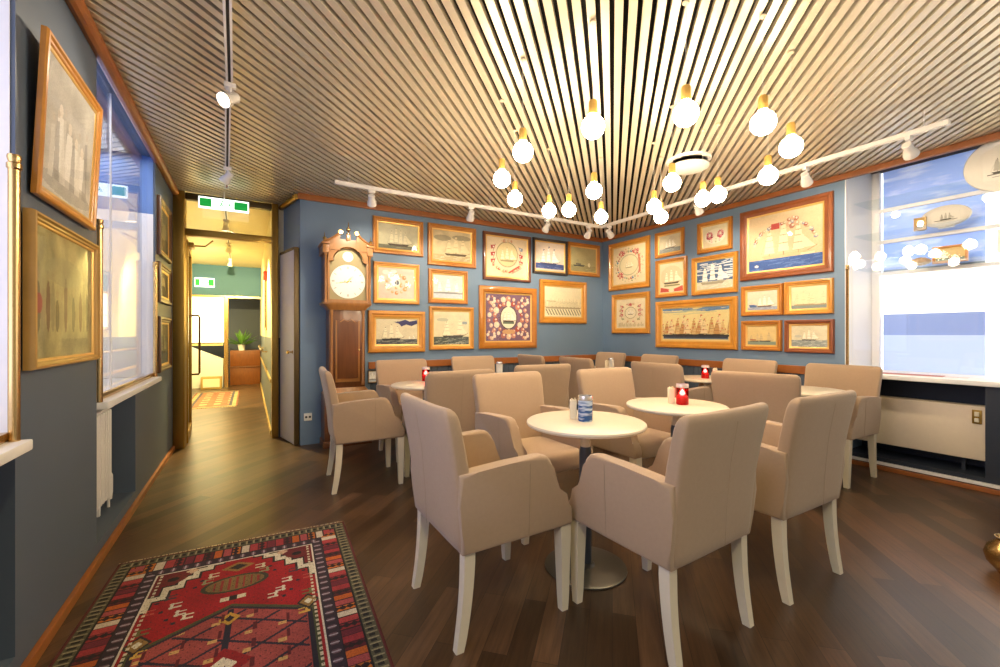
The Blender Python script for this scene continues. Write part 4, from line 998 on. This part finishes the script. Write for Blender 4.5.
def make_rug(name, label, w, L, corner, ang, R, th=.007):
    """corner = far-left corner, ang = direction of the far edge"""
    t = thing(name, label, 'rug')
    c_, s_ = math.cos(ang), math.sin(ang)
    cx = corner[0]+c_*w/2+s_*L/2; cy = corner[1]+s_*w/2-c_*L/2
    t.location = (cx, cy, 0); t.rotation_euler = (0, 0, ang)
    bm = new(); box(bm, (-w/2, -L/2, .0005), (w/2, L/2, th-.0005)); obj('rug_backing', bm, mat('jute_backing', '#4a3428', .95), t, 0)
    o = col_grid(R, w, L, 'rug_pile', rug_m, t, 0); o.rotation_euler = (-PI/2, 0, 0); o.location = (0, 0, th)
    o.data.transform(Matrix.Scale(1, 4)); 
    # the sheet is in xz facing -y: rotate so z -> +y and it faces up
    bm = new(); r = random.Random(5)
    for e_ in (-1, 1):
        k = -w/2
        while k < w/2:
            x = k+r.uniform(-.003, .003); v = [bm.verts.new(q) for q in ((x, e_*L/2, .005), (x+.006, e_*L/2, .005), (x+.005+r.uniform(-.006, .006), e_*(L/2+.022), .002), (x+r.uniform(-.006, .006), e_*(L/2+.022), .002))]; bm.faces.new(v); k += .009
    f = obj('fringe', bm, mat('cream_fringe', '#c4b48e', .95), t, 0); f['kind'] = 'stuff'
    return t
R_, w_, L_ = rug_raster()
make_rug('persian_rug', 'red patterned Persian rug on the floor in the left foreground', w_, L_, (-.585, 2.905), math.atan2(-.055, 1.1), R_)
R2 = Ras(.75, 2.2, '#7a4a38', 160)
e2 = np.minimum(np.minimum(R2.U*.75, .75-R2.U*.75), np.minimum(R2.V*2.2, 2.2-R2.V*2.2))
R2.put((e2 > .03) & (e2 < .09), '#a08a64'); R2.put((e2 > .09) & (e2 < .13), '#4a4550'); R2.put((e2 > .13), '#8f5a44')
R2.put((e2 > .13) & (np.mod(R2.V*2.2, .3) < .15) & (np.mod(R2.U*.75, .2) < .1), '#b58a6c'); R2.grain(.4, 5, 12, 20)
make_rug('hall_runner', 'faded reddish patterned runner rug on the hall floor beyond the doorway', .75, 2.2, (-.93, 10.5), 0, R2)

# ---------------------------------------------------------------- globe pendants
def make_globe(label):
    t = thing('globe_pendant', label, 'pendant lamp', group='bare globe bulbs hanging on brass sockets')
    bm = new()
    prof = [(0, -.055)]+[(.055*math.sin(PI*k/12), -.055*math.cos(PI*k/12)) for k in range(1, 11)]+[(.020, .060), (0, .060)]
    lathe(bm, prof, n=24); m = bpy.data.materials.get('glowing_bulb') or emis('glowing_bulb', '#ffe9c4', GLOBE_EMIT); obj('bulb', bm, m, t)
    bm = new(); lathe(bm, [(0, .054), (.020, .054), (.021, .06), (.021, .118), (.017, .126), (.006, .13), (0, .13)], n=18); obj('socket', bm, mat('pale_brass', '#dcb260', .3, .6), t)
    bm = new(); lathe(bm, [(0, .128), (.0013, .128), (.0013, .51), (0, .51)], n=8); obj('cord', bm, mat('pale_cord', '#d8cfc0', .6), t)
    bm = new(); lathe(bm, [(0, .497), (.014, .497), (.016, .500), (.016, .504), (0, .504)], n=20); obj('canopy', bm, mat('pale_canopy', '#cfc0a0', .4), t)
    return t
GZ = 2.19
def gpos(px, py, z=GZ):
    d = (z-1.2)*428/(333.5-py); l = (px-500)/428*d; s, c = math.sin(THETA), math.cos(THETA)
    return (round(d*s+l*c, 3), round(d*c-l*s, 3), z)
GL_ = [(593, 127, 'globe bulb in the centre of the ceiling, high above the blue candle table'), (523, 152, 'globe bulb highest on the left side of the cluster'), (502, 179, 'globe bulb farthest left in the cluster'),
 (515, 199, 'small-looking globe bulb just below the farthest left one'), (549, 211, 'globe bulb close above the track, over the dark red-brown framed picture'), (569, 210, 'globe bulb over the black-framed clipper picture'),
 (594, 191, 'globe bulb right above the room corner, upper of the pair'), (601, 217, 'globe bulb lowest at the room corner'), (686, 114, 'globe bulb above the round ceiling vent'),
 (763, 123, 'largest globe bulb, right of the ceiling vent'), (791, 147, 'globe bulb farthest right in the cluster'), (768, 176, 'globe bulb in front of the right-hand track, over the largest picture'),
 (672, 183, 'globe bulb just in front of the round ceiling vent'), (654, 207, 'globe bulb beside the corner, behind its lower neighbour'), (661, 217, 'globe bulb above the upper rose wreath picture'),
 (703, 199, 'globe bulb over the small two-bouquet picture, left of a touching pair'), (718, 195, 'globe bulb right of a touching pair near the track spotlight')]
gp = None
for px, py, lb in GL_:
    z = GZ
    pos = gpos(px, py, z)
    if gp is None: gp = make_globe(lb); gp.location = pos
    else: dup(gp, pos, 0, lb)

# ceiling ventilation disc
t = thing('ceiling_vent', 'round white ventilation disc below the slatted ceiling', 'ceiling vent', (3.27, 2.37, 2.62))
bm = new(); lathe(bm, [(0, 0), (.15, 0), (.163, .006), (.165, .02), (.15, .028), (0, .03)], n=48); obj('disc', bm, white_metal, t)
bm = new(); lathe(bm, [(.145, .062), (.176, .062), (.182, .068), (.182, .08), (.145, .08), (.145, .062)], n=48); obj('collar', bm, white_metal, t)
bm = new(); lathe(bm, [(0, .03), (.05, .03), (.05, .08), (0, .08)], n=20); obj('stem', bm, white_metal, t)

# ---------------------------------------------------------------- tracks and spotlights
def track(name, label, a, b, slot=True, hang=True):
    a = Vector(a); b = Vector(b); L = (b-a).length; an = math.atan2(b.y-a.y, b.x-a.x)
    t = thing(name, label, 'track light rail', a, an, 'white lighting tracks')
    bm = new(); box(bm, (0, -.018, 0), (L, -.007, .034), .002); box(bm, (0, .007, 0), (L, .018, .034), .002); box(bm, (0, -.007, .024), (L, .007, .034)); obj('rail', bm, white_metal, t)
    bm = new(); box(bm, (0.01, -.007, .018), (L-.01, .007, .0235)); obj('slot', bm, mat('dark_slot', '#2a2622', .6), t, 0)
    bm = new(); box(bm, (-.03, -.02, -.001), (.0, .02, .036), .004); obj('end_cap', bm, white_metal, t)
    bm = new(); box(bm, (L, -.02, -.001), (L+.03, .02, .036), .004); obj('end_cap', bm, white_metal, t)
    if a.z < 2.64:
        for f in (.03, .5, .97):
            bm = new(); tube(bm, [(L*f, 0, .034), (L*f, 0, 2.70-a.z)], .003, 6); obj('hanger', bm, white_metal, t)
    return t
TZk = 2.55
track('light_track', 'white lighting track along the back wall pictures', (.69, 4.09, TZk), (3.84, 4.09, TZk))
track('light_track', 'white lighting track along the right wall pictures', (3.9, 4.06, TZk), (3.9, .95, TZk))
track('light_track', 'white lighting track overhead near the left wall, nearer part', (-.02, -.6, 2.66), (-.105, 3.02, 2.66))
track('light_track', 'white lighting track overhead leading to the green exit sign', (-.12, 3.2, 2.66), (-.2, 5.1, 2.66))
def spotlight(label, p, target, watt, size=95, blend=.6, col=(1, .86, .66), lit=9, power_obj=True):
    t = thing('track_spotlight', label, 'spotlight', p, 0, 'white track spotlights')
    bm = new(); box(bm, (-.03, -.015, -.028), (.03, .015, 0), .003); tube(bm, [(0, 0, -.02), (0, 0, -.06)], .009, 8); obj('adapter', bm, white_metal, t)
    d = (Vector(target)-Vector(p)-Vector((0, 0, -.09))).normalized(); q = d.to_track_quat('-Z', 'Y').to_matrix().to_4x4()
    M = Matrix.Translation((0, 0, -.09)) @ q
    bm = new(); lathe(bm, [(0, .05), (.026, .05), (.030, .045), (.030, .0), (.040, -.02), (.044, -.055), (.040, -.055), (.034, -.03), (0, -.03)], (0, 0, 0), 22, M); obj('lamp_head', bm, white_metal, t)
    bm = new(); lathe(bm, [(0, -.036), (.036, -.036), (.036, -.04), (0, -.041)], (0, 0, 0), 20, M); obj('lens', bm, bpy.data.materials.get('spot_lens') or emis('spot_lens', '#fff0d4', lit), t)
    ld = bpy.data.lights.new('spot_beam', 'SPOT'); ld.energy = watt; ld.spot_size = math.radians(size); ld.spot_blend = blend; ld.color = col; ld.shadow_soft_size = .03
    lo = bpy.data.objects.new('spot_beam', ld); COL.objects.link(lo); lo.parent = t; lo.matrix_local = M @ Matrix.Translation((0, 0, -.06))
    return t
sp = [((.99, 4.09, TZk), (1.3, YB, 1.6), 'spotlight on the back track nearest the clock'), ((2.03, 4.09, TZk), (2.2, YB, 1.6), 'spotlight on the back track third from the corner, above the oval flag picture'),
 ((3.03, 4.09, TZk), (3.1, YB, 1.6), 'spotlight on the back track above the black-framed clipper'), ((3.68, 4.09, TZk), (3.9, YB, 1.7), 'spotlight on the back track at the room corner'),
 ((3.9, 3.95, TZk), (XR, 4.2, 1.8), 'spotlight on the right track nearest the room corner'), ((3.9, 2.72, TZk), (XR, 2.9, 1.6), 'spotlight on the right track beside the touching pair of globes'),
 ((3.9, 1.75, TZk), (XR, 2.0, 1.9), 'spotlight on the right track where the blue wall ends'), ((3.9, 1.12, TZk), (5.3, 1.1, 1.6), 'spotlight on the right track in front of the window display')]
for p_, tg, lb in sp: spotlight(lb, p_, tg, SPOT_W)
spotlight('overhead spotlight near the left wall pictures', (-.10, 2.95, 2.66), (-.69, 2.4, 2.0), 6, lit=14)
spotlight('overhead spotlight just before the exit sign', (-.17, 4.45, 2.66), (-.69, 4.8, 1.9), 5)
spotlight('spotlight outside the view lighting the foreground chairs', (-.03, -.35, 2.66), (1.2, 1.2, .5), 34, 100, col=(1, .90, .48))

# ---------------------------------------------------------------- exit signs
def exit_sign(label, loc, w, h, rod=None):
    t = thing('exit_sign', label, 'exit sign', loc)
    bm = new(); box(bm, (-w/2, -.012, 0), (w/2, .012, h), .004); obj('housing', bm, emis('sign_white', '#f4fff2', .8) if not bpy.data.materials.get('sign_white') else bpy.data.materials['sign_white'], t)
    g = bpy.data.materials.get('sign_green') or emis('sign_green', '#0c9038', .45)
    for s, nm in ((-1, 'green_panel'), (1, 'green_panel')):
        x0, x1 = (-w/2+.012, -w*.25) if s < 0 else (w*.20, w/2-.012)
        bm = new(); box(bm, (x0, -.015, .02*h/.13), (x1, -.0125, h-.02*h/.13)); obj(nm, bm, g, t, 0)
    # running figure and arrow over the white middle, glare painted into the sign
    bm = new(); k = h/.13; y = -.0155
    tube(bm, [(-.02*k, y, .085*k), (-.03*k, y, .06*k), (-.045*k, y, .035*k)], .005*k, 6); tube(bm, [(-.03*k, y, .06*k), (-.01*k, y, .045*k), (-.008*k, y, .025*k)], .005*k, 6)
    lathe(bm, [(0, 0), (.008*k, 0), (.008*k, .003), (0, .003)], (0, 0, 0), 12, Matrix.Translation((-.014*k, y+.002, .098*k)) @ Matrix.Rotation(PI/2, 4, 'X'))
    tube(bm, [(.02*k, y, .065*k), (.06*k, y, .065*k)], .004*k, 6); tube(bm, [(.045*k, y, .08*k), (.062*k, y, .065*k), (.045*k, y, .05*k)], .004*k, 6)
    obj('pictogram', bm, g, t)
    if rod:
        bm = new(); tube(bm, [(0, 0, h), (0, 0, rod-loc[2])], .006, 8); obj('hanger', bm, white_metal, t)
exit_sign('green and white illuminated exit sign hanging before the hall doorway', (-.235, 5.38, 2.50), .45, .12, 2.70)
exit_sign('small pale exit sign on the blue wall at the end of the hall', (-.86, HY-.013, 2.22), .36, .2)

# ---------------------------------------------------------------- hall lights
track('light_track', 'white lighting track on the hall ceiling beyond the doorway', (-.25, 5.9, 2.68), (-.35, 10.6, 2.68))
def hall_spot(label, p, tg, W): spotlight(label, p, tg, W, 120, .5, (1, .85, .36))
hall_spot('hall spotlight nearest the doorway', (-.27, 6.6, 2.68), (-.3, 6.9, 0), HALL_W)
hall_spot('hall spotlight at the middle of the hall track', (-.30, 8.3, 2.68), (-.7, 10.4, .6), HALL_W)
hall_spot('hall spotlight at the far end of the hall track', (-.34, 10.0, 2.68), (-.7, 10.6, 0), HALL_W*.35)
t = thing('handrail', 'brass handrail on the right wall of the hall', 'handrail', (HX1, 8.2, .96))
bm = new(); tube(bm, [(-.07, -1.2, 0), (-.07, 1.2, 0)], .02, 12); obj('rail', bm, brass, t)
for y in (-1, 1): bm = new(); tube(bm, [(0, y, -.03), (-.05, y, -.03), (-.07, y, -.01)], .009, 8); obj('bracket', bm, brass, t)
t = thing('fire_alarm', 'small red alarm box high on the hall wall', 'alarm', (HX1, 7.3, 2.0))
bm = new(); box(bm, (-.05, -.05, 0), (0, .05, .13), .008); obj('alarm_body', bm, mat('alarm_red', '#b52a1c', .4), t)
bm = new(); box(bm, (-.057, -.03, .04), (-.049, .03, .09), .002); obj('alarm_cover', bm, mat('alarm_white', '#e8e0d0', .4), t)
t = thing('wall_mirror', 'narrow brass-framed mirror on the right wall of the hall', 'mirror', (HX1, 7.6, 1.25))
bm = new(); P_ = [(-.3, 0), (.3, 0), (.3, .7)]; 
box(bm, (-.02, -.3, 0), (0, -.26, .8), .004); box(bm, (-.02, .26, 0), (0, .3, .8), .004); box(bm, (-.02, -.26, 0), (0, .26, .04), .004); box(bm, (-.02, -.26, .76), (0, .26, .8), .004); obj('mirror_frame', bm, brass, t)
bm = new(); box(bm, (-.008, -.26, .04), (-.002, .26, .76)); obj('mirror_glass', bm, mat('mirror_silver', '#e8e4d4', .05, 1), t, 0)

# ---------------------------------------------------------------- objects in the right-hand window display
def ellipse_plate(name, label, loc, rx, rz_, deep=.03):
    t = thing(name, label, 'plate', loc, -PI/2)
    bm = new(); rs = []
    for f, y in ((1.0, 0), (1.0, -.01), (.97, -.018), (.80, -.006), (.70, -.001), (.0001, -.001)):
        rs.append([(rx*f*math.cos(2*PI*k/48), y, rz_*f*math.sin(2*PI*k/48)) for k in range(48)])
    rings(bm, rs); obj('plate_body', bm, mat('ivory_porcelain', '#d6cfc0', .2), t, 40)
    R = Ras(rx*1.1, rz_*1.1, '#c4bcab', 70); R.a[:] = L3('#d6cfc0'); ship(R, .5, .22, .6, 3, '#3b372e', '#a8a090', '#3a362e'); R.line(.1, .2, .9, .2, .02, '#4a463c'); R.line(.2, .12, .8, .12, .012, '#4a463c')
    col_grid(R, rx*1.1, rz_*1.1, 'ship_print', art_m, t, -.003)
    return t
ellipse_plate('ship_plate', 'large oval ivory plate with an engraved ship, hung at the top of the right window', (4.97, .86, 2.50), .235, .215)
zS = {0: 2.438, 1: 2.128, 2: 1.814}
t = ellipse_plate('ship_plate', 'oval dish with a sailing ship on the middle glass shelf', (5.27, 1.27, zS[1]+.10), .16, .095)
bm = new(); box(bm, (-.05, .0, -.1), (.05, .03, -.07), .003); obj('stand', bm, white_paint, t)
def small_frame(name, label, cat, loc, w, h, key, fm):
    t = picture(name, label, w, h, loc, -PI/2, .018, fm, key, None, liner=.004, depth=.02); t['category'] = cat
    bm = new(); box(bm, (-.02, 0, -h/2), (.02, .03, -h/2+.05)); obj('back_stand', bm, fm, t)
small_frame('framed_card', 'small upright brown framed card on the middle glass shelf', 'picture', (5.22, 1.42, zS[1]+.058), .085, .115, 'dark_steamer', F5)
small_frame('framed_card', 'gold framed picture standing on the lowest glass shelf', 'picture', (5.24, 1.235, zS[2]+.075), .22, .15, 'dark_steamer', F1)
t = thing('conch_shell', 'small brown and white shell on the lowest glass shelf', 'shell', (5.22, 1.42, zS[2]), .6)
bm = new(); rs = []
for k in range(12):
    f = k/11; r = .034*math.sin(PI*min(1, f*.85+.12))*(1+.18*(k % 2)); rs.append([(.0+r*math.cos(2*PI*j/14)*.9, -.07+.15*f, .035+r*math.sin(2*PI*j/14)) for j in range(14)])
rings(bm, rs); obj('shell_body', bm, mat('shell_brown', '#b89a78', .35, noise=.5, nscale=30), t, 40)
bm = new(); rings(bm, [[(.0+.012*f*math.cos(a_), -.075-.012*(1-f), .035+.012*f*math.sin(a_)) for a_ in [2*PI*j/12 for j in range(12)]] for f in (.1, .6, 1)]); obj('shell_tip', bm, white_paint, t, 40)
t = thing('printed_box', 'white picture box on the lowest shelf at the right picture edge', 'box', (5.1, .87, zS[2]))
bm = new(); box(bm, (-.06, -.10, 0), (.06, .06, .2), .004); obj('box_body', bm, white_paint, t)
bm = new(); box(bm, (-.064, -.08, .09), (-.0595, .04, .17)); obj('print_panel', bm, mat('faded_print', '#c9c2ae', .6, noise=.5, nscale=40), t, 0)
t = thing('paper_leaflet', 'thin reddish leaflet lying on the white window sill', 'paper', (5.0, 1.44, .838), .1)
bm = new(); box(bm, (-.07, -.22, 0), (.07, .22, .004)); obj('page', bm, mat('red_leaflet', '#b5685a', .6), t, 0)
bm = new(); box(bm, (-.04, -.36, 0), (.06, -.225, .003)); obj('folded_page', bm, mat('pale_leaflet', '#e6d8d0', .6), t, 0)

# brass pot at the right picture edge
t = thing('brass_pot', 'rounded brass pot on the floor cut by the right edge', 'pot', (3.27, .55, 0))
bm = new(); lathe(bm, [(0, 0), (.05, 0), (.055, .008), (.06, .015), (.09, .05), (.10, .09), (.088, .13), (.062, .155), (.055, .165), (.062, .18), (.056, .18), (.048, .165), (0, .15)], n=32); obj('pot_body', bm, brass, t)
bm = new(); tube(bm, [(.06, 0, .165), (.12, 0, .16), (.13, 0, .12), (.097, 0, .09)], .007, 8); obj('pot_handle', bm, brass, t)

# unseen area lights added in the niches to brighten display and left windows
def area(name, loc, rot, sx, sy, W, col, parent):
    ld = bpy.data.lights.new(name, 'AREA'); ld.shape = 'RECTANGLE'; ld.size = sx; ld.size_y = sy; ld.energy = W; ld.color = col
    o = bpy.data.objects.new(name, ld); COL.objects.link(o); o.location = loc; o.rotation_euler = rot; return o
area('display_fill_light', (5.15, .9, 2.98), (0, 0, 0), .35, 1.6, 16, (.97, .97, 1), None)
area('window_fill_light', (-.95, 3.8, 2.66), (0, 0, 0), .2, 1.4, 5, (.8, .86, 1), None)
area('window_fill_light', (-1.09, .95, 1.75), (0, -PI/2, 0), 1.6, 2.0, 12, (.68, .70, 1), None)
